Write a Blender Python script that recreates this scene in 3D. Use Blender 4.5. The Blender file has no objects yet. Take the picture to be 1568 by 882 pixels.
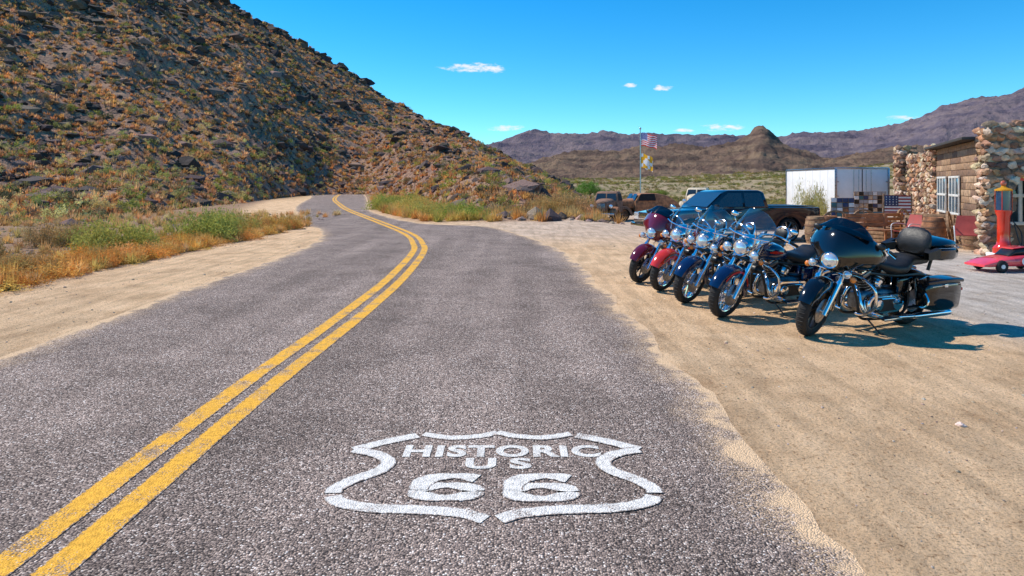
import bpy,bmesh,math,random
import numpy as np
from mathutils import Vector,Matrix,noise
random.seed(7); rng=np.random.default_rng(5)
S=bpy.context.scene; COL=S.collection
R_=math.radians
# ------------------------------------------------------------------ node helpers
def setin(nt,sock,v):
    if isinstance(v,bpy.types.NodeSocket): nt.links.new(v,sock)
    elif isinstance(v,(tuple,list)) and len(v)==3 and sock.type=='RGBA': sock.default_value=(*v,1)
    else: sock.default_value=v
def mix(nt,fac,a,b,blend='MIX'):
    n=nt.nodes.new('ShaderNodeMix'); n.data_type='RGBA'; n.blend_type=blend
    setin(nt,n.inputs[0],fac); setin(nt,n.inputs[6],a); setin(nt,n.inputs[7],b); return n.outputs[2]
def mth(nt,op,a,b=0.0,c=None,clamp=False):
    n=nt.nodes.new('ShaderNodeMath'); n.operation=op; n.use_clamp=clamp
    setin(nt,n.inputs[0],a); setin(nt,n.inputs[1],b)
    if c is not None: setin(nt,n.inputs[2],c)
    return n.outputs[0]
def vscale(nt,vec,s):
    n=nt.nodes.new('ShaderNodeVectorMath'); n.operation='MULTIPLY'; setin(nt,n.inputs[0],vec); n.inputs[1].default_value=s; return n.outputs[0]
def nz(nt,vec,scale,detail=3,rough=.55,dim='3D'):
    n=nt.nodes.new('ShaderNodeTexNoise'); n.noise_dimensions=dim; setin(nt,n.inputs['Vector'],vec); n.inputs['Scale'].default_value=scale
    n.inputs['Detail'].default_value=detail; n.inputs['Roughness'].default_value=rough; return n.outputs[0]
def n2(nt,vec,scale,detail=3,rough=.55): return nz(nt,vec,scale,detail,rough,'2D')
def vor(nt,vec,scale):
    n=nt.nodes.new('ShaderNodeTexVoronoi'); n.voronoi_dimensions='2D'; setin(nt,n.inputs['Vector'],vec); n.inputs['Scale'].default_value=scale; return n
def ramp(nt,fac,stops,interp='LINEAR'):
    n=nt.nodes.new('ShaderNodeValToRGB'); cr=n.color_ramp; cr.interpolation=interp
    while len(cr.elements)<len(stops): cr.elements.new(.5)
    for e,(p,c) in zip(cr.elements,stops):
        e.position=p; e.color=(c,c,c,1) if not isinstance(c,(tuple,list)) else (*c,1)
    setin(nt,n.inputs[0],fac); return n.outputs[0]
def smst(nt,v,a,b):
    n=nt.nodes.new('ShaderNodeMapRange'); n.interpolation_type='SMOOTHSTEP'; setin(nt,n.inputs[0],v)
    n.inputs[1].default_value=a; n.inputs[2].default_value=b; return n.outputs[0]
def newmat(name):
    m=bpy.data.materials.new(name); m.use_nodes=True; nt=m.node_tree
    b=nt.nodes['Principled BSDF']; g=nt.nodes.new('ShaderNodeNewGeometry'); return m,nt,b,g.outputs['Position']
def bump(nt,b,h,strength,dist):
    n=nt.nodes.new('ShaderNodeBump'); n.inputs['Strength'].default_value=strength; n.inputs['Distance'].default_value=dist
    setin(nt,n.inputs['Height'],h); nt.links.new(n.outputs[0],b.inputs['Normal'])
def mat(name,col,rough=.5,metal=0,var=.15,scale=6,bmp=0,coat=0,transl=0):
    m,nt,b,pos=newmat(name)
    f=nz(nt,pos,scale,3)
    lo=tuple(c*(1-var) for c in col); hi=tuple(min(1,c*(1+var)) for c in col)
    c=ramp(nt,f,[(.3,lo),(.7,hi)]); setin(nt,b.inputs['Base Color'],c)
    b.inputs['Metallic'].default_value=metal
    setin(nt,b.inputs['Roughness'],ramp(nt,f,[(.3,max(.02,rough*.8)),(.7,min(1,rough*1.2))]))
    b.inputs['Coat Weight'].default_value=coat; b.inputs['Coat Roughness'].default_value=.04
    if bmp: bump(nt,b,nz(nt,pos,scale*6,3),bmp,.02)
    if transl:
        t=nt.nodes.new('ShaderNodeBsdfTranslucent'); setin(nt,t.inputs[0],c)
        mx=nt.nodes.new('ShaderNodeMixShader'); mx.inputs[0].default_value=transl
        nt.links.new(b.outputs[0],mx.inputs[1]); nt.links.new(t.outputs[0],mx.inputs[2])
        nt.links.new(mx.outputs[0],nt.nodes['Material Output'].inputs[0])
    return m
def vmat(name,rough=.9,transl=0,bscale=0):
    m,nt,b,pos=newmat(name)
    a=nt.nodes.new('ShaderNodeAttribute'); a.attribute_name='Col'
    c=a.outputs['Color']
    if bscale: c=mix(nt,1.0,c,ramp(nt,nz(nt,pos,9,3),[(.3,.72),(.7,1.25)]),'MULTIPLY')
    setin(nt,b.inputs['Base Color'],c); b.inputs['Roughness'].default_value=rough
    b.inputs['Specular IOR Level'].default_value=.2
    if bscale: bump(nt,b,nz(nt,pos,bscale,4,.7),.8,.08)
    if transl:
        t=nt.nodes.new('ShaderNodeBsdfTranslucent'); setin(nt,t.inputs[0],c)
        mx=nt.nodes.new('ShaderNodeMixShader'); mx.inputs[0].default_value=transl
        nt.links.new(b.outputs[0],mx.inputs[1]); nt.links.new(t.outputs[0],mx.inputs[2])
        nt.links.new(mx.outputs[0],nt.nodes['Material Output'].inputs[0])
    return m
# ------------------------------------------------------------------ mesh helpers
def empty(name,loc=(0,0,0),mw=None):
    e=bpy.data.objects.new(name,None); COL.objects.link(e)
    if mw is not None: e.matrix_world=mw
    else: e.location=loc
    return e
class MB:
    def __init__(s): s.v=[];s.f=[];s.m=[];s.mats=[];s.T=Matrix()
    def mi(s,m):
        if m not in s.mats: s.mats.append(m)
        return s.mats.index(m)
    def add(s,vs,fs,m):
        o=len(s.v); s.v+= [s.T@Vector(v) for v in vs]; i=s.mi(m)
        for f in fs: s.f.append(tuple(o+k for k in f)); s.m.append(i)
    def sweep(s,pts,rads,m,n=8,cap=True):
        pts=[Vector(p) for p in pts]; vs=[];fs=[]
        t0=(pts[1]-pts[0]).normalized(); up=Vector((0,0,1)) if abs(t0.z)<.9 else Vector((1,0,0))
        u=t0.cross(up).normalized()
        for i,p in enumerate(pts):
            t=(pts[min(i+1,len(pts)-1)]-pts[max(i-1,0)]).normalized()
            u=(u-t*u.dot(t)).normalized(); w=t.cross(u)
            for k in range(n):
                a=2*math.pi*k/n; vs.append(p+(u*math.cos(a)+w*math.sin(a))*rads[i])
        for i in range(len(pts)-1):
            for k in range(n):
                k2=(k+1)%n; fs.append((i*n+k,i*n+k2,(i+1)*n+k2,(i+1)*n+k))
        if cap: fs.append(tuple(range(n))[::-1]); fs.append(tuple((len(pts)-1)*n+k for k in range(n)))
        s.add(vs,fs,m)
    def cyl(s,a,b,r0,r1,m,n=16): s.sweep([a,b],[r0,r1],m,n)
    def tube(s,pts,r,m,n=8,sub=5):
        p=cr(pts,sub) if len(pts)>2 else pts
        s.sweep(p,[r]*len(p),m,n)
    def lathe(s,c,axis,prof,m,n=32,closed=False):
        c=Vector(c); ax=Vector(axis).normalized(); up=Vector((0,0,1)) if abs(ax.z)<.9 else Vector((1,0,0))
        u=ax.cross(up).normalized(); w=ax.cross(u); vs=[];fs=[]
        for r,h in prof:
            for k in range(n):
                a=2*math.pi*k/n; vs.append(c+ax*h+(u*math.cos(a)+w*math.sin(a))*r)
        L=len(prof)
        for i in range(L if closed else L-1):
            j=(i+1)%L
            for k in range(n):
                k2=(k+1)%n; fs.append((i*n+k,i*n+k2,j*n+k2,j*n+k))
        s.add(vs,fs,m)
    def sphere(s,c,r,m,n=12):
        if not isinstance(r,(tuple,list)): r=(r,r,r)
        vs=[];fs=[]; h=n//2+1
        for i in range(h+1):
            p=math.pi*i/h
            for k in range(n):
                a=2*math.pi*k/n; vs.append((c[0]+r[0]*math.sin(p)*math.cos(a),c[1]+r[1]*math.sin(p)*math.sin(a),c[2]+r[2]*math.cos(p)))
        for i in range(h):
            for k in range(n):
                k2=(k+1)%n; fs.append((i*n+k,i*n+k2,(i+1)*n+k2,(i+1)*n+k))
        s.add(vs,fs,m)
    def loft(s,secs,m,caps=True,closed=True):
        n=len(secs[0]); vs=[p for q in secs for p in q]; fs=[]
        for i in range(len(secs)-1):
            for k in range(n if closed else n-1):
                k2=(k+1)%n; fs.append((i*n+k,i*n+k2,(i+1)*n+k2,(i+1)*n+k))
        if caps: fs.append(tuple(range(n))[::-1]); fs.append(tuple((len(secs)-1)*n+k for k in range(n)))
        s.add(vs,fs,m)
    def rbox(s,c,size,r,m,rot=None,seg=2):
        bm=bmesh.new(); bmesh.ops.create_cube(bm,size=1); bmesh.ops.scale(bm,vec=Vector(size),verts=bm.verts)
        if r>0: bmesh.ops.bevel(bm,geom=bm.edges[:],offset=r,segments=seg,affect='EDGES',profile=.5)
        M=Matrix.Translation(Vector(c))@(rot.to_4x4() if rot is not None else Matrix())
        bm.verts.index_update(); s.add([M@v.co for v in bm.verts],[[v.index for v in f.verts] for f in bm.faces],m); bm.free()
    def prof(s,pts,hw,m,r=.03,deform=None,seg=2):
        bm=bmesh.new(); vs=[bm.verts.new((x,-hw,z)) for x,z in pts]; f=bm.faces.new(vs)
        e=bmesh.ops.extrude_face_region(bm,geom=[f]); nv=[g for g in e['geom'] if isinstance(g,bmesh.types.BMVert)]
        bmesh.ops.translate(bm,vec=(0,2*hw,0),verts=nv)
        if r>0: bmesh.ops.bevel(bm,geom=[ed for ed in bm.edges if ed.calc_length()>.06],offset=r,segments=seg,affect='EDGES',profile=.5)
        bmesh.ops.triangulate(bm,faces=[f for f in bm.faces if len(f.verts)>4])
        bm.verts.index_update(); co=[v.co.copy() for v in bm.verts]
        if deform: co=[deform(c) for c in co]
        s.add(co,[[v.index for v in f.verts] for f in bm.faces],m); bm.free()
    def done(s,name,parent=None,sharp=38,mw=None):
        me=bpy.data.meshes.new(name); me.from_pydata([tuple(v) for v in s.v],[],s.f)
        for m in s.mats: me.materials.append(m)
        me.polygons.foreach_set('material_index',s.m); me.polygons.foreach_set('use_smooth',[True]*len(s.f))
        me.update(); me.set_sharp_from_angle(angle=R_(sharp))
        o=bpy.data.objects.new(name,me); COL.objects.link(o)
        if parent: o.parent=parent
        if mw is not None: o.matrix_world=mw
        return o
def cr(pts,sub=5):
    P=[Vector(p) for p in pts]; out=[]
    for i in range(len(P)-1):
        p0=P[max(i-1,0)];p1=P[i];p2=P[i+1];p3=P[min(i+2,len(P)-1)]
        for k in range(sub):
            t=k/sub; out.append(.5*((2*p1)+(p2-p0)*t+(2*p0-5*p1+4*p2-p3)*t*t+(3*p1-p0-3*p2+p3)*t**3))
    out.append(P[-1]); return out
def sec(x,cy,cz,w,h,n=2.5,k=20):
    o=[]
    for i in range(k):
        a=2*math.pi*i/k; c=math.cos(a); q=math.sin(a)
        o.append((x,cy+w/2*math.copysign(abs(c)**(2/n),c),cz+h/2*math.copysign(abs(q)**(2/n),q)))
    return o
def fast(name,V,F,C,m,smooth=False,parent=None):
    me=bpy.data.meshes.new(name); V=np.asarray(V,dtype=np.float32); F=np.asarray(F,dtype=np.int32); k=F.shape[1]
    me.vertices.add(len(V)); me.vertices.foreach_set('co',V.ravel())
    me.loops.add(F.size); me.loops.foreach_set('vertex_index',F.ravel())
    me.polygons.add(len(F)); me.polygons.foreach_set('loop_start',np.arange(0,F.size,k,dtype=np.int32))
    me.polygons.foreach_set('loop_total',np.full(len(F),k,dtype=np.int32))
    me.polygons.foreach_set('use_smooth',np.full(len(F),smooth)); me.materials.append(m)
    me.update(calc_edges=True)
    if C is not None:
        a=me.color_attributes.new('Col','FLOAT_COLOR','POINT'); C=np.asarray(C,dtype=np.float32)
        if C.shape[1]==3: C=np.hstack([C,np.ones((len(C),1),np.float32)])
        a.data.foreach_set('color',C.ravel())
    o=bpy.data.objects.new(name,me); COL.objects.link(o)
    if parent: o.parent=parent
    return o
def scatter(name,temps,pos,scl,cols,m,rot=None,parent=None,smooth=False,shade=.0):
    pos=np.asarray(pos,float); N=len(pos); scl=np.asarray(scl,float)
    if scl.ndim==1: scl=np.stack([scl]*3,1)
    cols=np.asarray(cols,float); rot=rng.uniform(0,6.283,N) if rot is None else rot
    which=rng.integers(0,len(temps),N); Vs=[];Fs=[];Cs=[];off=0
    for ti,(tv,tf) in enumerate(temps):
        idx=np.where(which==ti)[0]
        if len(idx)==0: continue
        v=tv[None]*scl[idx][:,None,:]
        c=np.cos(rot[idx])[:,None]; s_=np.sin(rot[idx])[:,None]
        x=v[...,0]*c-v[...,1]*s_; y=v[...,0]*s_+v[...,1]*c
        v=np.stack([x,y,v[...,2]],-1)+pos[idx][:,None,:]
        f=tf[None]+(np.arange(len(idx))*len(tv))[:,None,None]+off
        cc=np.repeat(cols[idx][:,None,:],len(tv),1)
        if shade: cc=cc*(1+shade*rng.uniform(-1,1,(len(idx),len(tv),1)))
        Vs.append(v.reshape(-1,3));Fs.append(f.reshape(-1,3));Cs.append(cc.reshape(-1,3)); off+=len(idx)*len(tv)
    return fast(name,np.vstack(Vs),np.vstack(Fs),np.vstack(Cs),m,smooth,parent)
def rock_t(seed,sub=1,flat=.7):
    r=np.random.default_rng(seed); bm=bmesh.new(); bmesh.ops.create_icosphere(bm,subdivisions=sub+1,radius=1)
    bm.verts.index_update(); V=[];off=Vector(r.uniform(0,50,3))
    for v in bm.verts:
        d=1+.75*noise.noise(v.co*1.1+off)+.35*noise.noise(v.co*2.7+off)
        V.append(v.co*d)
    V=np.array([list(q) for q in V]); 
    for _ in range(4):
        n=r.normal(size=3); n/=np.linalg.norm(n); d=V@n; L=.62; V=V-np.where(d>L,d-L,0)[:,None]*n
    V[:,2]*=flat
    F=np.array([[v.index for v in f.verts] for f in bm.faces]); bm.free(); return V,F
def tuft_t(seed,n=45,spread=.9,w=.05,h=1.0):
    r=np.random.default_rng(seed); V=[];F=[]
    for i in range(n):
        a=r.uniform(0,6.283); lean=abs(r.normal(0,.6)); lean=min(lean,1.25)*spread; L=h*r.uniform(.45,1.05)*(1-.25*lean)
        b=np.array([math.cos(a),math.sin(a),0])*r.uniform(0,.28); d=np.array([math.cos(a)*math.sin(lean),math.sin(a)*math.sin(lean),math.cos(lean)])
        pa=a+1.57+r.uniform(-.9,.9); p=np.array([math.cos(pa),math.sin(pa),0])*w
        m=b+d*L*.55; t=b+d*L+np.array([0,0,-.15*lean])
        k=len(V); V+= [b-p,b+p,m+p*.8,m-p*.8,t]; F+=[(k,k+1,k+2),(k,k+2,k+3),(k+3,k+2,k+4)]
    return np.array(V),np.array(F)
def bush_t(seed,n=320,leaf=.07,clumps=14,stems=14,flat=.8,sg=.14):
    r=np.random.default_rng(seed); V=[];F=[]; cs=[]
    for i in range(clumps):
        a=r.uniform(0,6.283); e=math.acos(r.uniform(.0,1)); q=r.uniform(.45,.85)
        cs.append(np.array([math.cos(a)*math.sin(e),math.sin(a)*math.sin(e),math.cos(e)*flat+.1])*q)
    for i in range(n):
        c=cs[r.integers(0,clumps)]; p=c+r.normal(0,sg,3); p[2]=max(p[2],.02)
        d1=r.normal(size=3); d1[2]+=.6; d1/=np.linalg.norm(d1); d2=np.cross(d1,r.normal(size=3)); d2/=np.linalg.norm(d2)
        k=len(V); s=leaf*r.uniform(.6,1.5); V+=[p-d2*s*.35,p+d2*s*.35,p+d1*s*1.8]; F.append((k,k+1,k+2))
    for i in range(stems):
        c=cs[i%clumps]*1.1; pa=r.uniform(0,6.28); p=np.array([math.cos(pa),math.sin(pa),0])*.012
        k=len(V); V+=[-p,p,c]; F.append((k,k+1,k+2))
    return np.array(V),np.array(F)
def sst(a,b,x):
    t=np.clip((np.asarray(x,float)-a)/(b-a),0,1); return t*t*(3-2*t)
# ------------------------------------------------------------------ world, sun, camera
SUN=Vector((-.60,.27,.75)).normalized()
w=bpy.data.worlds.new("World"); S.world=w; w.use_nodes=True; nt=w.node_tree; bg=nt.nodes['Background']
sky=nt.nodes.new('ShaderNodeTexSky'); sky.sky_type='NISHITA'; sky.sun_disc=False
sky.sun_elevation=math.asin(SUN.z); sky.sun_rotation=math.atan2(SUN.x,SUN.y)%(2*math.pi)
sky.air_density=1.0; sky.dust_density=.0; sky.ozone_density=1.6; sky.altitude=900
hs=nt.nodes.new('ShaderNodeHueSaturation'); hs.inputs['Hue'].default_value=.488; hs.inputs['Saturation'].default_value=1.5; hs.inputs['Value'].default_value=1.38
nt.links.new(sky.outputs[0],hs.inputs['Color'])
skc=mix(nt,1.0,hs.outputs[0],(.47,.86,1.03),'MULTIPLY')
tc=nt.nodes.new('ShaderNodeTexCoord'); sp=nt.nodes.new('ShaderNodeSeparateXYZ'); nt.links.new(tc.outputs['Generated'],sp.inputs[0])
yy=mth(nt,'MAXIMUM',sp.outputs[1],.05); U=mth(nt,'DIVIDE',sp.outputs[0],yy); Vv=mth(nt,'DIVIDE',sp.outputs[2],yy)
acc=None
for cu,cv,a,b in [(-.057,.169,.052,.0075),(-.03,.166,.03,.006),(.221,.139,.016,.005),(.172,.143,.012,.0035),(-.006,.080,.032,.005),(.308,.081,.032,.0065),(.573,.095,.026,.0045),(.25,.077,.018,.003)]:
    du=mth(nt,'DIVIDE',mth(nt,'SUBTRACT',U,cu),a); dv=mth(nt,'DIVIDE',mth(nt,'SUBTRACT',Vv,cv),b)
    d=mth(nt,'SUBTRACT',1.0,mth(nt,'ADD',mth(nt,'MULTIPLY',du,du),mth(nt,'MULTIPLY',dv,dv)))
    acc=d if acc is None else mth(nt,'MAXIMUM',acc,d)
cv_=vscale(nt,tc.outputs['Generated'],(70,70,190)); cn=nz(nt,cv_,1.0,5,.62)
cm=smst(nt,mth(nt,'ADD',mth(nt,'MAXIMUM',acc,-3.0),mth(nt,'MULTIPLY',mth(nt,'SUBTRACT',cn,.5),4.2)),.0,1.5)
cm=mth(nt,'MULTIPLY',cm,smst(nt,acc,-.6,.5))
nt.links.new(mix(nt,cm,skc,(7.3,7.4,7.6)),bg.inputs[0]); bg.inputs[1].default_value=.13
sl=bpy.data.lights.new("sun",'SUN'); sl.energy=5.0; sl.angle=R_(.53); sl.color=(1,.92,.81)
so=bpy.data.objects.new("sun",sl); COL.objects.link(so); so.rotation_euler=SUN.to_track_quat('Z','Y').to_euler()
cam=bpy.data.cameras.new("camera"); co=bpy.data.objects.new("camera",cam); COL.objects.link(co); S.camera=co
co.location=(0,0,1.75); co.rotation_euler=(R_(90),0,0); cam.lens=24; cam.sensor_width=36; cam.shift_y=-.1027; cam.clip_end=20000; cam.clip_start=.05
S.view_settings.view_transform='Standard'; S.view_settings.look='None'; S.view_settings.exposure=0
# ------------------------------------------------------------------ ground
Lp=[(-5.0,-6),(-5.05,2),(-5.12,6.8),(-5.35,11.6),(-5.4,15),(-5.7,19.3),(-6.4,22.9),(-7.4,26),(-8.8,29),(-11.3,36.6),(-14,44),(-17.5,56),(-23.5,79.5),(-31,106),(-38,140),(-40,175)]
Rp=[(1.5,-6),(1.57,2),(1.6,6.8),(1.5,11.6),(1.42,15.8),(1.1,18.8),(.5,22),(-1.0,27.2),(-4.0,29.6),(-7.4,38),(-9.4,45),(-12,57),(-17,80),(-23,107),(-28.5,138),(-31,175)]
def gz(x,y):
    x=np.asarray(x,float);y=np.asarray(y,float)
    b=sst(2.5,7,x+np.maximum(0,(y-25))*.05)
    d=-(.2*sst(15,24,y)+.35*sst(24,46,y)+.4*sst(46,75,y)+2.0*sst(75,180,y))
    return b*d
xs=np.unique(np.concatenate([np.arange(-30,30.01,.5),-np.geomspace(30,6000,45),np.geomspace(30,6000,45)]))
ys=np.unique(np.concatenate([np.arange(-12,70,.5),np.geomspace(70,6000,55)]))
X,Y=np.meshgrid(xs,ys); Z=gz(X,Y); V=np.stack([X,Y,Z],-1).reshape(-1,3)
nx,ny=len(xs),len(ys); I=np.arange(nx*ny).reshape(ny,nx)
F=np.stack([I[:-1,:-1],I[:-1,1:],I[1:,1:],I[1:,:-1]],-1).reshape(-1,4)
sand=np.array([.82,.555,.325]); conc=np.array([.64,.555,.47]); soil=np.array([.38,.24,.15]); olive=np.array([.28,.20,.105]); pale=np.array([.68,.51,.37])
C=np.tile(sand,(len(V),1)); x=V[:,0];y=V[:,1]
def bl(C,c,m): return C*(1-m[:,None])+c*m[:,None]
C=bl(C,conc,sst(-.6,.6,x-(5.6+.02*(y-8)**2)+0*y)*sst(6.5,8,y)*(1-sst(16,20,y)))
C=bl(C,pale,sst(17,24,y)*sst(-4,1,x))
la=np.array(Lp); xl=np.interp(y,la[:,1],la[:,0])
C=bl(C,soil,sst(2.6,4.4,xl-x)*(1-sst(60,90,y)))
C=bl(C,soil,sst(29,33,y)*(1-sst(0,3,x-(y-30)*.05))*sst(0,2,x-xl-4))
C=bl(C,olive,sst(44,60,y)*sst(0,3,x))
C=bl(C,olive,sst(60,90,y)*sst(3,7,np.abs(x-xl-4)))
m,nt,b,pos=newmat('desert_ground'); a=nt.nodes.new('ShaderNodeAttribute'); a.attribute_name='Col'
gc=mix(nt,1.0,a.outputs['Color'],ramp(nt,n2(nt,pos,1.1,7,.72),[(.28,(.70,.65,.60)),(.5,(.97,.96,.94)),(.72,(1.14,1.16,1.18))]),'MULTIPLY')
gc=mix(nt,1.0,gc,ramp(nt,n2(nt,vscale(nt,pos,(5,.55,1)),1.0,3,.6),[(.35,.83),(.6,1.05)]),'MULTIPLY')
gc=mix(nt,1.0,gc,ramp(nt,n2(nt,pos,55,3,.8),[(.30,.42),(.45,1.0),(.75,1.15)]),'MULTIPLY')
gc=mix(nt,smst(nt,n2(nt,pos,22,4,.85),.58,.65),gc,mix(nt,1.0,gc,(.56,.48,.42),'MULTIPLY'))
setin(nt,b.inputs['Base Color'],gc); b.inputs['Roughness'].default_value=.95; b.inputs['Specular IOR Level'].default_value=.15
bump(nt,b,n2(nt,pos,5.0,8,.8),.85,.07)
ground=fast('desert_ground',V,F,C,m,True)
# ------------------------------------------------------------------ road
def asphalt(nt,pos):
    v=vor(nt,pos,92); s=nt.nodes.new('ShaderNodeSeparateColor'); nt.links.new(v.outputs['Color'],s.inputs[0])
    c=ramp(nt,s.outputs[0],[(0,(.10,.078,.068)),(.20,(.215,.165,.138)),(.55,(.355,.268,.222)),(.82,(.51,.385,.31)),(.94,(.72,.58,.48)),(1,(.92,.84,.76))])
    c=mix(nt,smst(nt,v.outputs['Distance'],.38,.72),c,(.08,.062,.055))
    c=mix(nt,1.0,c,ramp(nt,n2(nt,pos,22,3,.7),[(.32,.74),(.66,1.26)]),'MULTIPLY')
    c=mix(nt,1.0,c,ramp(nt,n2(nt,pos,.9,7,.74),[(.3,.72),(.5,1.0),(.7,1.22)]),'MULTIPLY')
    c=mix(nt,1.0,c,ramp(nt,n2(nt,vscale(nt,pos,(1.4,.10,1)),1.0,2,.5),[(.35,.87),(.65,1.10)]),'MULTIPLY')
    return c,v.outputs['Distance']
m,nt,b,pos=newmat('road_asphalt'); c,hd=asphalt(nt,pos)
a=nt.nodes.new('ShaderNodeAttribute'); a.attribute_name='Col'; s=nt.nodes.new('ShaderNodeSeparateColor'); nt.links.new(a.outputs['Color'],s.inputs[0])
ed=mth(nt,'ADD',s.outputs[0],mth(nt,'MULTIPLY',mth(nt,'SUBTRACT',n2(nt,pos,2.6,7,.72),.5),.75))
msk=smst(nt,ed,.15,.02)
speck=mth(nt,'MULTIPLY',smst(nt,n2(nt,pos,60,2,.8),.50,.56),smst(nt,ed,.45,.05)); msk=mth(nt,'MAXIMUM',msk,mth(nt,'MULTIPLY',speck,.75))
c=mix(nt,msk,c,mix(nt,1.0,(.76,.525,.315),ramp(nt,n2(nt,pos,50,3,.8),[(.3,.55),(.46,1.0),(.75,1.2)]),'MULTIPLY'))
setin(nt,b.inputs['Base Color'],c); b.inputs['Roughness'].default_value=.95; b.inputs['Specular IOR Level'].default_value=.08
bump(nt,b,mth(nt,'MULTIPLY',hd,-1.0),.75,.010); roadm=m
L3=cr([(*p,0) for p in Lp],24); R3=cr([(*p,0) for p in Rp],24); n=len(L3); K=26
V=[];C=[]
for i in range(n):
    l=L3[i]; r=R3[i]; j1=.10*noise.noise(Vector((l.y*.9,1,0)))+.05*noise.noise(Vector((l.y*4,1,0))); j2=.14*noise.noise(Vector((r.y*.8,7,0)))+.06*noise.noise(Vector((r.y*4.5,9,0)))
    W=(r-l).length
    for k in range(K):
        t=k/(K-1); t=.5-.5*math.cos(math.pi*t)
        p=l.lerp(r,t); p.x+=j1*(1-t)+j2*t; p.z=.004; V.append(tuple(p)); e=min(t,1-t)*W; C.append((min(e,1.5),0,0))
I=np.arange(n*K).reshape(n,K); F=np.stack([I[:-1,:-1],I[:-1,1:],I[1:,1:],I[1:,:-1]],-1).reshape(-1,4)
fast('road',V,F,C,roadm)
def paintmat(name,col,wear,rag=.042):
    m,nt,b,pos=newmat(name); c,hd=asphalt(nt,pos)
    a=nt.nodes.new('ShaderNodeAttribute'); a.attribute_name='Col'; s=nt.nodes.new('ShaderNodeSeparateColor'); nt.links.new(a.outputs['Color'],s.inputs[0])
    e=mth(nt,'ADD',s.outputs[0],mth(nt,'MULTIPLY',mth(nt,'SUBTRACT',n2(nt,pos,30,5,.75),.5),rag))
    k=smst(nt,e,.003,.013)
    w_=mth(nt,'ADD',n2(nt,pos,3.5,3,.6),mth(nt,'MULTIPLY',n2(nt,pos,85,2,.7),.9)); k2=smst(nt,w_,wear,wear+.12)
    k=mth(nt,'MULTIPLY',k,mth(nt,'MAXIMUM',mth(nt,'SUBTRACT',1.0,k2),.12))
    pc=mix(nt,1.0,col,ramp(nt,n2(nt,pos,26,4,.7),[(.3,.66),(.6,1.08)]),'MULTIPLY')
    setin(nt,b.inputs['Base Color'],mix(nt,k,c,pc)); b.inputs['Roughness'].default_value=.8; b.inputs['Specular IOR Level'].default_value=.2
    bump(nt,b,mth(nt,'MULTIPLY',hd,-1.0),.6,.01); return m
ym=paintmat('yellow_road_paint',(.92,.47,.05),1.02,.06); wm=paintmat('white_road_paint',(.84,.79,.71),1.09)
def strip(pts,w,z,V,F,C,nc=5):
    n=len(pts); o=len(V)
    for i,p in enumerate(pts):
        t=(pts[min(i+1,n-1)]-pts[max(i-1,0)]).normalized(); q=Vector((-t.y,t.x,0))
        ww=w[0]*abs(t.y)+w[1]*abs(t.x) if isinstance(w,tuple) else w
        for k in range(nc):
            s=k/(nc-1)-.5; P=p+q*s*ww; V.append((P.x,P.y,z)); C.append(((.5-abs(s))*ww,0,0))
    for i in range(n-1):
        for k in range(nc-1): a=o+i*nc+k; F.append((a,a+1,a+nc+1,a+nc))
Cp=[(-2.15,-5),(-2.17,0),(-2.19,3.2),(-2.2,5.7),(-2.12,9.1),(-2.13,12.6),(-2.35,17),(-2.7,19.6),(-3.57,23.4),(-5.95,30.5),(-10.4,43.5),(-13.6,54),(-19.5,75),(-26.6,106),(-33,140),(-35.5,172)]
c3=cr([(*p,0) for p in Cp],24)
V=[];F=[];C=[]
for sd in (-1,1):
    pts=[]
    for i,p in enumerate(c3):
        t=(c3[min(i+1,len(c3)-1)]-c3[max(i-1,0)]).normalized(); pts.append(p+Vector((-t.y,t.x,0))*sd*(.135+.006*noise.noise(Vector((p.y*.7,sd*5,0)))))
    strip(pts,.178,.008,V,F,C)
fast('double_yellow_line',V,F,C,ym)
V=[];F=[];C=[]; cx=-.103
SG=[[(.0,4.77),(.04,4.745),(.126,4.70),(.32,4.67),(.51,4.74)],
    [(.55,4.715),(.76,4.59),(.93,4.46)],
    [(.93,4.455),(.78,4.395),(.675,4.28),(.70,4.14),(.83,4.01),(.90,3.90),(.905,3.835)],
    [(.89,3.80),(.86,3.745),(.76,3.69),(.606,3.655),(.362,3.64),(.151,3.60),(.035,3.535)]]
for sd in (-1,1):
    for q in SG:
        strip(cr([(cx+sd*a,b_,0) for a,b_ in q],7),.105 if q is not SG[0] else .085,.008+(.0015 if sd>0 else 0)+(.0008 if q is SG[2] else 0),V,F,C)
sh=empty('route_shield_road_marking')
fast('shield_outline',V,F,C,wm,parent=sh)
V=[];F=[];C=[]
def six(x0,x1,y0,y1):
    W=x1-x0;H=y1-y0
    cxx,cyy=x0+W*.5,y0+H*.325; rx,ry=W*.5-.052,H*.325-.034
    strip([Vector((cxx+rx*math.cos(a),cyy+ry*math.sin(a),0)) for a in np.linspace(0,2*math.pi,33)],(.118,.072),.0082,V,F,C)
    strip(cr([(x0+W*.90,y0+H*.80,0),(x0+W*.74,y0+H*.885,0),(x0+W*.52,y0+H*.905,0),(x0+W*.28,y0+H*.82,0),(x0+W*.145,y0+H*.62,0),(x0+W*.125,y0+H*.38,0)],6),(.118,.072),.0092,V,F,C)
six(-.585,-.165,3.745,4.09); six(-.05,.375,3.735,4.09)
fast('numerals_66',V,F,C,wm,parent=sh)
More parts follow.
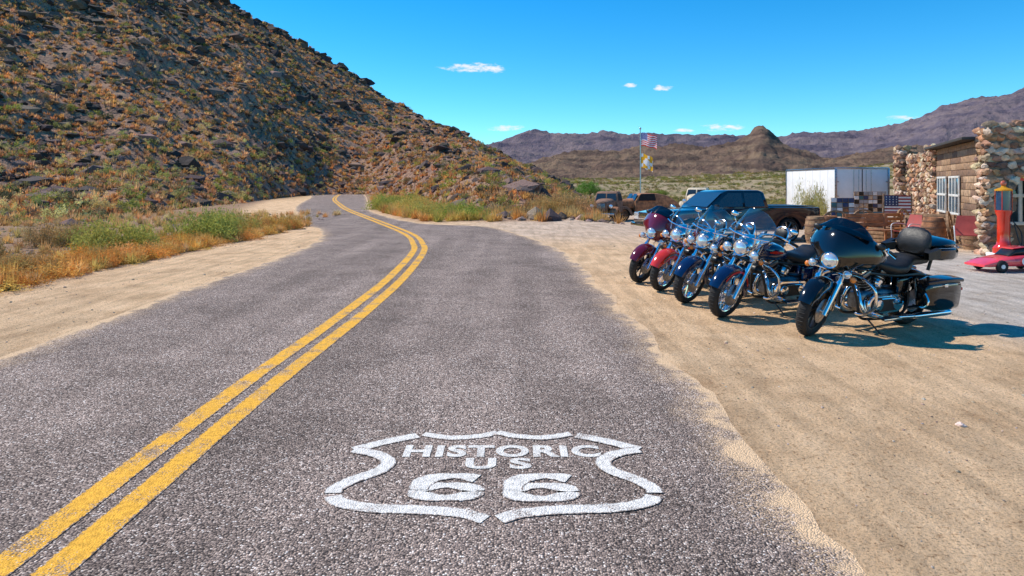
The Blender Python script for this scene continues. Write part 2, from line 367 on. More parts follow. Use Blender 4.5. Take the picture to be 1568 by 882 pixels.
def text_mesh(body,x0,x1,y0,y1,z,m,name,parent,off=.02,mw=None,space=1.0):
    cu=bpy.data.curves.new(name,'FONT'); cu.body=body; cu.offset=off; cu.space_character=space; cu.resolution_u=6
    o=bpy.data.objects.new(name,cu); COL.objects.link(o); bpy.context.view_layer.update()
    me=bpy.data.meshes.new_from_object(o.evaluated_get(bpy.context.evaluated_depsgraph_get())); bpy.data.objects.remove(o)
    P=np.array([v.co[:] for v in me.vertices]); mn=P.min(0);mx=P.max(0)
    for v in me.vertices:
        u=(v.co.x-mn[0])/(mx[0]-mn[0]); q=(v.co.y-mn[1])/(mx[1]-mn[1])
        v.co=(x0+u*(x1-x0),y0+q*(y1-y0),z)
    a=me.color_attributes.new('Col','FLOAT_COLOR','POINT'); a.data.foreach_set('color',np.tile([.018,0,0,1],len(me.vertices)).astype(np.float32))
    me.materials.clear(); me.materials.append(m)
    o=bpy.data.objects.new(name,me); COL.objects.link(o); o.parent=parent
    if mw is not None: o.matrix_local=mw
    return o
text_mesh('HISTORIC',-.70,.57,4.34,4.535,.0081,wm,'letters_historic',sh,.042,space=1.12)
text_mesh('U S',-.29,.12,4.16,4.325,.0081,wm,'letters_us',sh,.042)
# ------------------------------------------------------------------ hill & mountains
def fbm(p,o=5):
    return noise.fractal(p,1.0,2.1,o)
def tpt(t,yb,yc,hc,s,amp,freq,jag=0):
    y=yb+(yc-yb)*s; x=t*y
    ex=1.12+(.75*float(sst(.28,.7,-t)) if jag==.8 else 0)  # upper left slope shaped steeper so it falls into shade
    if s<=1: f=max(s,0)**ex
    else: f=max(-.2,1-(s-1)*1.0)
    p=Vector((x*freq,y*freq,0)); k=min(1,max(0,s)*5)
    h=hc*f+amp*k*(fbm(p)+.5*abs(fbm(p*2.3+Vector((5,5,0)),3)))*min(1,hc/12+.15)-.15*(1-k)
    if jag: h+=jag*k*abs(fbm(p*6,3))*min(1,hc/10+.1)
    if s<0: h-=1.5
    return (x,y,h+(float(gz(x,y)) if hc<10 else 0)*(1-k))
def make_terrain(name,tab,nt_,ns,sback,amp,freq,m,jag=0):
    T=np.array(tab); tt=np.linspace(T[0,0],T[-1,0],nt_)
    yb=np.interp(tt,T[:,0],T[:,1]); yc=np.interp(tt,T[:,0],T[:,2]); hc=np.interp(tt,T[:,0],T[:,3])
    V=[]; ss=np.linspace(-.03,sback,ns)
    for i in range(nt_):
        for s in ss: V.append(tpt(tt[i],yb[i],yc[i],hc[i],s,amp,freq,jag))
    I=np.arange(nt_*ns).reshape(nt_,ns); F=np.stack([I[:-1,:-1],I[1:,:-1],I[1:,1:],I[:-1,1:]],-1).reshape(-1,4)
    return fast(name,V,F,None,m,True)
HT=[(-2.6,22,90,70),(-1.3,25,120,72),(-.75,27,140,70),(-.56,34,170,66),(-.396,58,200,54),(-.34,78,210,48),(-.30,92,218,44),(-.272,99,224,41),(-.24,103,228,37.5),(-.215,102,230,34),(-.19,94,230,30.3),(-.176,86,230,28),(-.128,60,215,20.5),(-.08,42,190,14.2),(-.032,36,160,8.8),(.015,33,130,4.6),(.053,36,110,2.5),(.08,42,100,1.0),(.11,60,100,-1.5)]
m,nt,b,pos=newmat('hill_soil')
f=n2(nt,pos,.09,6,.65); c=ramp(nt,f,[(.3,(.21,.125,.095)),(.5,(.31,.19,.138)),(.62,(.40,.25,.17)),(.75,(.26,.16,.12))])
c=mix(nt,smst(nt,n2(nt,pos,1.3,4,.7),.5,.62),c,(.45,.275,.17))
c=mix(nt,smst(nt,n2(nt,pos,.8,5,.75),.55,.65),c,(.10,.063,.054))
setin(nt,b.inputs['Base Color'],c); b.inputs['Roughness'].default_value=.95; b.inputs['Specular IOR Level'].default_value=.1
bump(nt,b,n2(nt,pos,.9,5,.7),1.0,.6)
make_terrain('rocky_hill',HT,330,170,1.5,3.2,.03,m,.8)
HA=np.array(HT)
def hillpt(t,s,dz=0):
    yb=np.interp(t,HA[:,0],HA[:,1]);yc=np.interp(t,HA[:,0],HA[:,2]);hc=np.interp(t,HA[:,0],HA[:,3])
    p=tpt(t,yb,yc,hc,s,3.2,.03,.8); return (p[0],p[1],p[2]+dz)
rockm=vmat('dark_rock',.85,0,6); drym=vmat('dry_grass',.9,.4); leafm=vmat('scrub_leaves',.8,.35)
rocks=[rock_t(i) for i in range(8)]; rocks0=[rock_t(i+20,0) for i in range(6)]
def samp(n,smin=.0,smax=1.05,pw=1.0,tmin=-1.0,tmax=.09):
    out=[]
    for i in range(n):
        t=rng.uniform(tmin,tmax); s=smin+(smax-smin)*rng.random()**pw; out.append(hillpt(t,s))
    return np.array(out)
def jit(base,n,v=.25,hv=.1):
    b=np.array(base); k=rng.integers(0,len(b),n); return b[k]*(1+v*rng.uniform(-1,1,(n,1)))*(1+hv*rng.uniform(-1,1,(n,3)))
tf_=[tuft_t(i,26,1.2,.085) for i in range(6)]
P=samp(15500,pw=1.1); d=P[:,1]
scatter('hillside_dry_grass',tf_,P,np.stack([.39+.0028*d]*2+[(.33+.0023*d)],1)*rng.uniform(.5,1.35,(len(P),1)),jit([(.68,.36,.15),(.58,.28,.11),(.72,.46,.22),(.48,.26,.13),(.66,.32,.10)],len(P)),drym,shade=.25)
P=samp(2300); d=P[:,1]
bt=[bush_t(i,110,.14,9,5) for i in range(5)]
scatter('hillside_scrub',bt,P,np.stack([.5+.0030*d]*2+[.5+.0028*d],1)*rng.uniform(.5,1.25,(len(P),1)),jit([(.34,.33,.07),(.42,.38,.09),(.22,.22,.08),(.32,.22,.11),(.13,.12,.06)],len(P)),leafm,shade=.3)
P=samp(7500); d=P[:,1]
sc=(.16+.0019*d)*rng.lognormal(0,.55,len(P)); 
scatter('hillside_rocks',rocks0,P-np.stack([0*sc,0*sc,.1*sc],1),np.stack([sc*1.2,sc,sc*.9],1),jit([(.11,.07,.058),(.17,.11,.088),(.06,.045,.042),(.25,.16,.12),(.085,.058,.052)],len(P)),rockm)
P=[];sc=[]
for c in range(125):
    t=rng.uniform(-.95,.05); s=rng.uniform(.10,1.0)
    for k in range(rng.integers(5,15)):
        q=hillpt(t+rng.normal(0,.014),min(1.04,s+rng.normal(0,.015))); P.append(q); sc.append((.24+.0033*q[1])*rng.lognormal(0,.42))
for c in range(420):
    q=hillpt(rng.uniform(-.45,.06),rng.uniform(.94,1.02)); P.append(q); sc.append((.2+.0024*q[1])*rng.lognormal(0,.5)*(.4 if q[2]<8 else 1))
P=np.array(P);sc=np.array(sc)
scatter('hill_boulders',rocks,P,np.stack([sc*1.2,sc,sc*1.05],1),jit([(.07,.048,.043),(.10,.067,.055),(.052,.04,.038),(.14,.09,.07)],len(P)),rockm)
chm=vmat('cholla_spines',.8,.3); 
P=samp(150,0.0,.3,tmin=-.78,tmax=-.25); 
scatter('cholla_cacti',[bush_t(40+i,320,.07,8,8,1.1,.10) for i in range(4)],P,np.full(len(P),.85)*rng.uniform(.5,1.2,len(P)),jit([(.74,.62,.24),(.64,.54,.18),(.42,.42,.12)],len(P)),chm,shade=.2)
P=samp(70,0.0,.4,tmin=-.78,tmax=-.1)
scatter('ocotillo_plants',[tuft_t(60+i,13,.6,.012,1.0) for i in range(4)],P,np.full(len(P),1.7)*rng.uniform(.5,1.1,len(P)),jit([(.12,.10,.06),(.17,.14,.08),(.12,.13,.06)],len(P)),drym)
def mtn_mat(name,cols,fr,bd=.2):
    m,nt,b,pos=newmat(name)
    f=n2(nt,pos,fr,7,.74); c=ramp(nt,f,[(.3,cols[0]),(.46,cols[1]),(.6,cols[2]),(.70,cols[0])])
    band=nz(nt,vscale(nt,pos,(.3,.3,3)),fr*1.6,4,.6)
    c=mix(nt,mth(nt,'MULTIPLY',smst(nt,band,.48,.60),.6),c,cols[3])
    setin(nt,b.inputs['Base Color'],c); b.inputs['Roughness'].default_value=1; b.inputs['Specular IOR Level'].default_value=0
    bump(nt,b,n2(nt,pos,fr*1.8,7,.74),1.0,bd/fr); return m
far=[(-.5,2000,3000,120),(-.1,2000,3000,160),(-.042,2000,3000,178),(-.004,2000,3000,200),(.063,2000,3000,205),(.111,2000,3000,218),(.159,2000,3000,214),(.207,2000,3000,212),(.255,2000,3000,198),(.302,2000,3000,200),(.35,2000,3000,204),(.398,2000,3000,200),(.42,2000,3000,212),(.465,1900,3000,222),(.50,1800,3000,216),(.522,1700,3000,218),(.56,1600,3000,242),(.589,1600,3000,272),(.615,1500,3000,305),(.628,1500,3000,340),(.666,1500,3000,360),(.70,1500,3000,385),(.723,1500,3000,392),(.75,1500,3000,415),(.9,1500,3000,410),(1.4,1500,3000,350)]
make_terrain('distant_mountains',far,460,100,1.25,30,.0040,mtn_mat('hazed_mountain_rock',[(.135,.115,.15),(.195,.155,.175),(.25,.195,.195),(.095,.085,.12)],.006,.15),14)  # distance haze is painted into these bluish rock colours
mid=[(-.2,700,1200,20),(.0,700,1200,18),(.02,700,1200,28),(.044,700,1200,40),(.063,700,1200,49),(.111,700,1200,52),(.16,700,1200,56),(.168,700,1200,60),(.245,700,1200,62),(.29,680,1200,62),(.325,650,1200,70),(.346,650,1200,80),(.356,650,1200,92),(.366,650,1200,97),(.376,650,1200,91),(.388,650,1200,76),(.41,650,1200,64),(.436,650,1200,52),(.455,650,1200,42),(.494,600,1200,44),(.54,600,1200,54),(.59,600,1200,62),(.65,600,1200,62),(.75,600,1200,75),(1.2,600,1200,80)]
make_terrain('desert_mesas',mid,440,90,1.2,10,.012,mtn_mat('mesa_rock',[(.14,.092,.075),(.22,.148,.108),(.28,.195,.13),(.08,.056,.053)],.016),6)
low=[(-.1,200,420,3),(.05,210,420,3.5),(.15,230,450,4.5),(.3,200,430,6),(.40,160,420,8),(.5,150,400,10),(.6,130,380,12),(.8,120,380,15),(1.3,100,380,18)]
m,nt,b,pos=newmat('valley_rise')
c=ramp(nt,n2(nt,pos,.12,6,.8),[(.35,(.19,.16,.06)),(.5,(.30,.22,.11)),(.62,(.40,.29,.17)),(.7,(.17,.155,.06))]); setin(nt,b.inputs['Base Color'],c); b.inputs['Roughness'].default_value=1
make_terrain('valley_slope',low,200,40,1.1,2.0,.02,m)
# ------------------------------------------------------------------ near vegetation
n=4600
yv=rng.uniform(50,420,n); tv=rng.uniform(.03,.75,n); xv=tv*yv; zv=gz(xv,yv)
LA=np.array(low)
ybl=np.interp(tv,LA[:,0],LA[:,1]);ycl=np.interp(tv,LA[:,0],LA[:,2]);hcl=np.interp(tv,LA[:,0],LA[:,3])
for i in range(n):
    s=(yv[i]-ybl[i])/(ycl[i]-ybl[i])
    if s>0: zv[i]=max(zv[i],tpt(tv[i],ybl[i],ycl[i],hcl[i],min(s,1.05),2.0,.02)[2])
P=np.stack([xv,yv,zv],1)
scatter('valley_scrub',bt,P,np.stack([.7+.003*P[:,1]]*2+[.5+.0022*P[:,1]],1)*rng.uniform(.5,1.2,(len(P),1)),jit([(.24,.24,.05),(.34,.30,.07),(.16,.16,.05),(.42,.30,.11),(.30,.23,.10)],len(P)),leafm,shade=.3)
ft=[tuft_t(80+i,85,1.2,.022) for i in range(6)]; fb=[bush_t(90+i,900,.05,26,30) for i in range(4)]
ob=[bush_t(120+i,420,.055,16,20,.75,.12) for i in range(4)]
def inL(n,sg=.9):
    o=[]
    while len(o)<n:
        y=9+19*rng.random()**.9; e=8.2+.45*noise.noise(Vector((y*.5,3,0))) ; x=-(e+abs(rng.normal(0,sg))); o.append((x,y,0))
    return np.array(o)
P=inL(290)
scatter('roadside_dry_grass',ft,P,np.stack([rng.uniform(.25,.5,len(P))]*2+[rng.uniform(.18,.45,len(P))],1),jit([(.76,.43,.12),(.82,.52,.18),(.68,.35,.08),(.76,.54,.24),(.64,.45,.13)],len(P)),drym,shade=.2)
P=inL(220,1.3)
scatter('roadside_orange_shrubs',ob,P,np.stack([rng.uniform(.3,.6,len(P))]*2+[rng.uniform(.22,.5,len(P))],1),jit([(.76,.37,.09),(.68,.31,.06),(.78,.47,.13),(.60,.35,.10)],len(P)),leafm,shade=.3)
P=np.array([(x,y,0) for x,y in zip(-rng.uniform(9.2,26,700),rng.uniform(8,38,700)) if -x<y*1.1+3])
scatter('desert_floor_tufts',ft,P,rng.uniform(.18,.5,len(P)),jit([(.70,.42,.17),(.62,.36,.15),(.54,.40,.15),(.70,.50,.26)],len(P)),drym,shade=.2)
P=np.array([(x,y,-.02) for x,y in zip(-rng.uniform(8.8,26,900),rng.uniform(8,38,900))])
scatter('desert_floor_stones',rocks0,P,rng.lognormal(-2.5,.55,len(P)),jit([(.28,.18,.13),(.16,.10,.08),(.36,.25,.18)],len(P)),rockm)
def bushobj(name,x,y,r,h,col):
    k=8; q=np.array([(x+rng.normal(0,.35)*r,y+rng.normal(0,.35)*r,0) for _ in range(k)])
    scatter(name,fb,q,np.stack([np.full(k,r*.62),np.full(k,r*.62),rng.uniform(.75,1.05,k)*h],1),jit([col],k,.2,.1),leafm,shade=.35)
for x,y,r,h,col in [(-9.8,17.2,1.05,1.0,(.46,.42,.10)),(-9.2,20.9,1.2,1.15,(.42,.40,.09)),(-9.6,23.5,1.0,.95,(.52,.43,.11)),(-8.6,14.4,.5,.42,(.70,.36,.09)),(-9.4,13.0,.55,.6,(.54,.33,.12)),(-8.9,25.5,.9,.7,(.68,.41,.11)),(-12.5,19,.8,.8,(.46,.32,.13)),(-11.5,14.5,.9,.9,(.50,.32,.13)),
    (-2.6,33.0,1.3,1.0,(.38,.40,.08)),(-3.9,35.0,1.3,1.0,(.52,.43,.11)),(-8.2,46,1.8,1.3,(.44,.42,.09)),(-5.6,41,1.5,1.1,(.60,.41,.11)),(1.6,39,1.3,1.1,(.54,.35,.13)),(3.0,40,1.5,1.3,(.58,.36,.14)),(4.2,43,1.3,1.3,(.42,.32,.12)),(13.9,31.3,.7,1.9,(.50,.44,.16))]:
    bushobj('desert_bush',x,y,r,h,col)
P=[]
while len(P)<650:
    y=rng.uniform(30.5,75); xr=np.interp(y,[29.6,38,45,57,80],[-4,-7.4,-9.4,-12,-17]); x=xr+.5+abs(rng.normal(0,2.6)); 
    if y<36 and x>2.5: continue
    s=(y-np.interp(x/y,HA[:,0],HA[:,1]))/(np.interp(x/y,HA[:,0],HA[:,2])-np.interp(x/y,HA[:,0],HA[:,1]))
    z=hillpt(x/y,s)[2] if s>0 else 0
    P.append((x,y,z))
P=np.array(P); scatter('bend_verge_grass',ft,P,rng.uniform(.3,.8,len(P)),jit([(.74,.39,.11),(.64,.45,.12),(.76,.49,.17),(.54,.45,.11),(.64,.33,.10)],len(P)),drym,shade=.2)
P=[]
while len(P)<320:
    y=rng.uniform(31,48); x=rng.uniform(-1,5.5)
    if y-31<abs(x-1)*.5: continue
    P.append((x,y,float(gz(x,y))-.02))
P=np.array(P); scatter('verge_rocks',rocks0,P,rng.lognormal(-1.4,.5,len(P)),jit([(.24,.16,.12),(.12,.085,.07),(.36,.26,.19)],len(P)),rockm)
P=P[:160]+np.array([0,.8,0]); scatter('verge_brush',ft,P,rng.uniform(.4,.9,len(P)),jit([(.66,.39,.14),(.58,.41,.16)],len(P)),drym,shade=.2)
P=np.array([(rng.uniform(1.8,14),rng.uniform(2.2,22),0) for _ in range(3400)]); P[:,2]=gz(P[:,0],P[:,1])+.002
scatter('loose_gravel',rocks0,P,rng.lognormal(-4.95,.5,len(P)),jit([(.5,.37,.27),(.3,.22,.17),(.6,.5,.4)],len(P)),rockm)
P=np.array([(-rng.uniform(5.2,8.4),rng.uniform(5,26),.002) for _ in range(900)])
scatter('shoulder_gravel',rocks0,P,rng.lognormal(-4.8,.45,len(P)),jit([(.5,.37,.27),(.3,.22,.17)],len(P)),rockm)
bark=mat('bark',(.12,.08,.05),.9,bmp=.5)
def tree(x,y,h,col):
    z=float(gz(x,y)); e=empty('desert_tree',(x,y,z)); mb=MB(); mb.sweep(cr([(0,0,0),(.05*h,0,.25*h),(0,.03*h,.5*h)],4),list(np.linspace(.06*h,.03*h,9)),bark)
    P=[]
    for k in range(7):
        a=k*.9; q=(math.cos(a)*.28*h,math.sin(a)*.28*h,h*(.5+.25*rng.random())); mb.sweep([(.02*h,0,.3*h),q],[.025*h,.008*h],bark,5); P.append(q)
    mb.done('trunk',e); P+= [(0,0,.7*h),(0,0,.5*h)]
    scatter('crown',fb,np.array(P)-np.array([0,0,.1*h]),np.full(len(P),.3*h),jit([col],len(P),.25),leafm,parent=e,shade=.35)
for x,y,h,col in [(17.0,150,5.2,(.15,.30,.04)),(14.2,140,3.6,(.15,.30,.04)),(19.5,150,3.4,(.18,.30,.05)),(40,180,3.2,(.26,.30,.06)),(31,120,2.6,(.30,.34,.06)),(21,100,2.2,(.30,.34,.07))]: tree(x,y,h,col)
# ------------------------------------------------------------------ common object materials
chrome=mat('chrome',(.86,.86,.87),.08,1,.05,10); dchrome=mat('brushed_metal',(.45,.45,.47),.3,1,.1,12)
rubber=mat('tire_rubber',(.014,.013,.013),.75,0,.3,20,.3); blackp=mat('black_paint',(.004,.004,.005),.10,0,.2,4,0,.6); satin=mat('satin_black',(.010,.010,.011),.4)
leather=mat('black_leather',(.010,.0095,.0095),.45,0,.3,25,.2); engm=mat('engine_metal',(.16,.16,.17),.32,1,.3,30)
bluep=mat('dark_blue_paint',(.004,.014,.06),.12,0,.2,4,0,.8); redp=mat('red_paint',(.66,.03,.010),.14,0,.15,4,0,.8); maroon=mat('maroon_paint',(.13,.004,.014),.12,0,.2,4,0,.8)
orange=mat('orange_lens',(.8,.22,.02),.2,0,.1,8,0,1); redl=mat('red_lens',(.6,.01,.01),.2,0,.1,8,0,1); cream=mat('cream_paint',(.66,.54,.37),.5,0,.2,5)
skin_w=mat('white_panel',(.80,.80,.79),.4,0,.05,3)
def glassmat(name,tint,tr):
    m=bpy.data.materials.new(name); m.use_nodes=True; nt=m.node_tree; nt.nodes.remove(nt.nodes['Principled BSDF'])
    t=nt.nodes.new('ShaderNodeBsdfTransparent'); t.inputs[0].default_value=(*tint,1); g=nt.nodes.new('ShaderNodeBsdfGlossy'); g.inputs[1].default_value=.03
    fr=nt.nodes.new('ShaderNodeFresnel'); fr.inputs[0].default_value=1.5; ge=nt.nodes.new('ShaderNodeNewGeometry')
    f=mth(nt,'ADD',mth(nt,'MULTIPLY',nz(nt,ge.outputs['Position'],5,2),.06),mth(nt,'ADD',fr.outputs[0],tr),clamp=True)
    mx=nt.nodes.new('ShaderNodeMixShader'); nt.links.new(f,mx.inputs[0]); nt.links.new(t.outputs[0],mx.inputs[1]); nt.links.new(g.outputs[0],mx.inputs[2])
    nt.links.new(mx.outputs[0],nt.nodes['Material Output'].inputs[0]); return m
clear=glassmat('windshield_plastic',(.90,.93,.94),.04); smoke=glassmat('smoked_windshield',(.03,.035,.045),.02)
lensm=mat('headlamp_glass',(.80,.82,.84),.08,.6,.1,40,0,1)
wglass=mat('window_glass',(.02,.03,.035),.06,0,.2,2,0,1)
# ------------------------------------------------------------------ wheels
def wheel(mb,c,R,w,tire,rim,style,disc=None,n=40):
    c=Vector(c); h=w/2
    mb.lathe(c,(0,1,0),[(R-.09,-h*.7),(R-.065,-h),(R-.03,-h*.98),(R-.008,-h*.6),(R,-h*.2),(R,h*.2),(R-.008,h*.6),(R-.03,h*.98),(R-.065,h),(R-.09,h*.7)],tire,n)
    for k in range(n):
        a=2*math.pi*k/n; d=Vector((math.cos(a),0,math.sin(a))); t=Vector((-math.sin(a),0,math.cos(a)))
        mb.sweep([c+d*(R+.001)+Vector((0,-h*.55,0)),c+d*(R+.001)+t*.012+Vector((0,h*.55,0))],[.004,.004],tire,4)
    mb.lathe(c,(0,1,0),[(R-.085,-h*.72),(R-.075,-h*.78),(R-.1,-h*.6),(R-.11,0),(R-.1,h*.6),(R-.075,h*.78),(R-.085,h*.72)],rim,n)
    mb.cyl(c-Vector((0,h*1.0,0)),c+Vector((0,h*1.0,0)),.042,.042,rim,18)
    if style=='cast':
        for k in range(9):
            a=2*math.pi*k/9; d=Vector((math.cos(a),0,math.sin(a)))
            mb.sweep([c+d*.035,c+d*(R-.1)],[.016,.011],rim,6)
    elif style=='disc':
        mb.lathe(c,(0,1,0),[(0,-h*.5),(.1,-h*.55),(R-.1,-h*.3),(R-.1,h*.3),(.1,h*.55),(0,h*.5)],rim,n)
    else:
        for k in range(36):
            a=2*math.pi*k/36; sd=-1 if k%2 else 1; d=Vector((math.cos(a),0,math.sin(a))); a2=a+(.5 if k%4<2 else -.5); d2=Vector((math.cos(a2),0,math.sin(a2)))
            mb.sweep([c+d2*.04+Vector((0,sd*h*.7,0)),c+d*(R-.1)],[.003,.003],rim,4,False)
    if disc:
        for sd in (-1,1):
            mb.lathe(c+Vector((0,sd*(h+.012),0)),(0,1,0),[(.09,-.003),(.145,-.003),(.145,.003),(.09,.003)],disc,28,True)
            mb.lathe(c+Vector((0,sd*(h+.012),0)),(0,1,0),[(0,sd*.004),(.05,sd*.004),(.095,sd*.001)],disc,12)
def fender(mb,c,R,hw,a0,a1,m,skirt=.06,flare=.0,n=26):
    secs=[]; c=Vector(c)
    for i in range(n+1):
        u=i/n; a=R_(a0+(a1-a0)*u); d=Vector((math.cos(a),0,math.sin(a))); e=min(1,4*u+.35)*min(1,4*(1-u)+.45)
        sk=skirt*(.75+.5*u)*e; W=hw*(.72+.28*min(1,e)); r=R+flare*max(0,abs(u-.5)*2-.75)
        prof=[(-W,-sk-.03),(-W*1.01,-sk*.4-.02),(-W*.92,-.012),(-W*.55,.004),(0,.012),(W*.55,.004),(W*.92,-.012),(W*1.01,-sk*.4-.02),(W,-sk-.03)]
        inner=[(y*.94,q-.008) for y,q in prof[::-1]]
        secs.append([c+d*(r+q)+Vector((0,y,0)) for y,q in prof+inner])
    mb.loft(secs,m)
# ------------------------------------------------------------------ motorcycle
def motorcycle(fc,head,steer,style,paint,fpaint,stripe=None,trunk=False,lean=8,wstyle='cast',rimm=None):
    hd=Vector((head[0],head[1],0)).normalized(); phi=math.atan2(hd.y,hd.x)
    o=Vector((fc[0],fc[1],0))-hd*1.62; o.z=float(gz(fc[0],fc[1]))
    MW=Matrix.Translation(o)@Matrix.Rotation(phi,4,'Z')@Matrix.Rotation(R_(-lean),4,'X')
    E=empty('motorcycle',mw=MW)
    ax0=Vector((1.62,0,.33)); ax1=Vector((1.27,0,.98)); ax=(ax1-ax0).normalized()
    MS=Matrix.Translation(ax0)@Matrix.Rotation(R_(steer),4,ax)@Matrix.Translation(-ax0)
    rimm=rimm or chrome
    mb=MB(); mb.T=MS; wheel(mb,ax0,.33,.13,rubber,rimm,wstyle,dchrome); mb.done('front_wheel',E)
    mb=MB(); mb.T=MS; fender(mb,ax0,.37,.092,22,192,fpaint,.10,.018)
    if stripe:
        for y in (-.092,.092):
            secs=[]
            for i in range(15):
                a=R_(45+120*i/14); d=Vector((math.cos(a),0,math.sin(a))); secs.append([ax0+d*.300+Vector((0,y*1.045,0)),ax0+d*.33+Vector((0,y*1.045,0))])
            mb.loft(secs,stripe,False,False)
    for y in(-.1,.1):
        mb.sweep([ax0+Vector((-.03,y,.1)),ax0+Vector((-.16,y,.30))],[.008,.008],chrome,6)
    mb.done('front_fender',E)
    mb=MB(); mb.T=MS
    for y in(-.122,.122):
        u=Vector((0,y,0)); p=lambda t:ax0.lerp(ax1,t)+u
        mb.cyl(p(-.05),p(.48),.031,.031,chrome,14); mb.cyl(p(.48),p(.52),.037,.037,chrome,14); mb.cyl(p(.5),p(1.0),.026,.026,chrome,12)
        mb.cyl(p(.66),p(1.0),.042,.045,paint if style=='bat' else chrome,14)
        mb.rbox(ax0+Vector((-.10,y*.93,.07)),(.07,.035,.12),.012,chrome)
    mb.cyl(ax0+Vector((0,-.15,0)),ax0+Vector((0,.15,0)),.018,.018,chrome,12)
    mb.rbox(ax0.lerp(ax1,.68),(.08,.28,.035),.01,satin); mb.rbox(ax0.lerp(ax1,1.02),(.09,.28,.03),.01,chrome)
    mb.done('front_fork',E)
    def lamp(mb,c,r,m=None,dpt=.09):
        c=Vector(c); mb.lathe(c,(1,0,.05),[(0,-dpt),(r*.5,-dpt*.9),(r*.9,-dpt*.4),(r*1.05,0),(r*1.12,.008),(r*1.05,.018),(r*.93,.012)],chrome,28)
        mb.lathe(c,(1,0,.05),[(r*.94,.010),(r*.8,.022),(r*.4,.032),(0,.035)],m or lensm,28)
    mb=MB(); mb.T=MS
    if style=='bat':
        lamp(mb,(1.565,0,.905),.085)
        mb.lathe((1.56,0,.905),(1,0,.05),[(.094,0),(.112,-.005),(.114,-.03),(.10,-.06)],paint,28)
        for y in(-.2,.2): lamp(mb,(1.50,y,.80),.042,dpt=.07); mb.lathe((1.47,y*1.32,.755),(1,0,0),[(0,-.05),(.03,-.03),(.036,0)],chrome,14); mb.sphere((1.475,y*1.32,.755),(.02,.034,.034),orange)
        mb.tube([(1.44,-.28,.76),(1.46,-.1,.77),(1.46,.1,.77),(1.44,.28,.76)],.012,chrome)
    else:
        lamp(mb,(1.52,0,.93),.09)
        mb.loft([sec(1.50,0,.93,.22,.22,2.2),sec(1.44,0,.94,.25,.24,2.3),sec(1.34,0,.97,.27,.24,2.5),sec(1.25,0,.99,.22,.18,2.5)],chrome)
        for y in(-.2,.2): lamp(mb,(1.50,y,.89),.056,dpt=.08); mb.lathe((1.46,y*1.45,.83),(1,0,0),[(0,-.055),(.032,-.03),(.038,0)],chrome,14); mb.sphere((1.465,y*1.45,.83),(.022,.035,.035),orange)
        mb.tube([(1.43,-.29,.83),(1.45,-.18,.84),(1.46,0,.86),(1.45,.18,.84),(1.43,.29,.83)],.012,chrome)
    mb.done('headlamps',E)
    if style=='bat':
        mb=MB(); mb.T=MS
        out=[(0,1.27),(.10,1.265),(.19,1.235),(.27,1.19),(.34,1.13),(.385,1.06),(.405,.99),(.385,.945),(.32,.935),(.25,.90),(.20,.845),(.155,.795),(.09,.765),(0,.76)]
        H=cr([(a,b_,0) for a,b_ in out],3); ring=[(p.x,p.y) for p in H]+[(-p.x,p.y) for p in H[-2:0:-1]]
        n=len(ring); V=[];Fc=[]; cz=.985; lv=10
        for j in range(lv+1):
            u=j/lv
            for (a,b_) in ring:
                yv_=a*u; zv_=cz+(b_-cz)*u
                x=1.575-.26*(abs(yv_)/.405)**1.7-.46*max(0,zv_-.97)**1.2*1.1-.07*u**6
                if zv_<.9: x-=.25*(.9-zv_)
                V.append((x,yv_,zv_))
        for (a,b_) in ring:
            V.append((1.28-.25*(abs(a)/.405)**2,a*.97,cz+(b_-cz)*.96))
        for j in range(lv+1):
            for k in range(n): k2=(k+1)%n; Fc.append((j*n+k,j*n+k2,(j+1)*n+k2,(j+1)*n+k))
        mb.add(V,Fc,paint)
        mb.rbox((1.29,0,1.06),(.05,.58,.2),.02,satin)
        for k in range(4): mb.lathe((1.262,-.2+.133*k,1.09),(-1,0,.2),[(0,.012),(.04,.012),(.045,0)],chrome,16)
        mb.done('batwing_fairing',E)
        mb=MB(); mb.T=MS; secs=[]
        for i in range(9):
            u=i/8; secs.append([(1.44-.10*u-.95*(y*y)*(1-.2*u),y*(1-.12*u*u),1.24+(.125*u)*(1-(abs(y)/.33)**3)-.42*y*y) for y in np.linspace(-.31,.31,17)])
        mb.loft(secs,smoke,False,False); mb.done('short_windshield',E)
    else:
        mb=MB(); mb.T=MS; secs=[]
        for i in range(15):
            u=i/14; wdt=.30*(1-.28*u**3)*(.72+.28*min(1,u*3.2)); z=.90+.54*u; row=[]
            for y in np.linspace(-1,1,19):
                zz=z-(.16*u**2)*abs(y)**3; 
                if u<.3: zz+=.16*(1-u/.3)*max(0,1-abs(y)*2.2)
                row.append((1.50-.17*u-.15*y*y,y*wdt,zz))
            secs.append(row)
        mb.loft(secs,clear,False,False)
        rim=[r[0] for r in secs]+secs[-1][1:-1]+[r[-1] for r in secs[::-1]]; mb.sweep(rim,[.003]*len(rim),clear,5)
        mb.tube([(1.38,-.29,1.10),(1.475,-.15,1.10),(1.50,0,1.10),(1.475,.15,1.10),(1.38,.29,1.10)],.011,chrome)
        for y in(-.15,.15): mb.sweep([(1.475,y,1.18),(1.47,y,1.0),(1.36,y*.9,.93)],[.008]*3,chrome,6)
        mb.done('windshield',E)
    mb=MB(); mb.T=MS
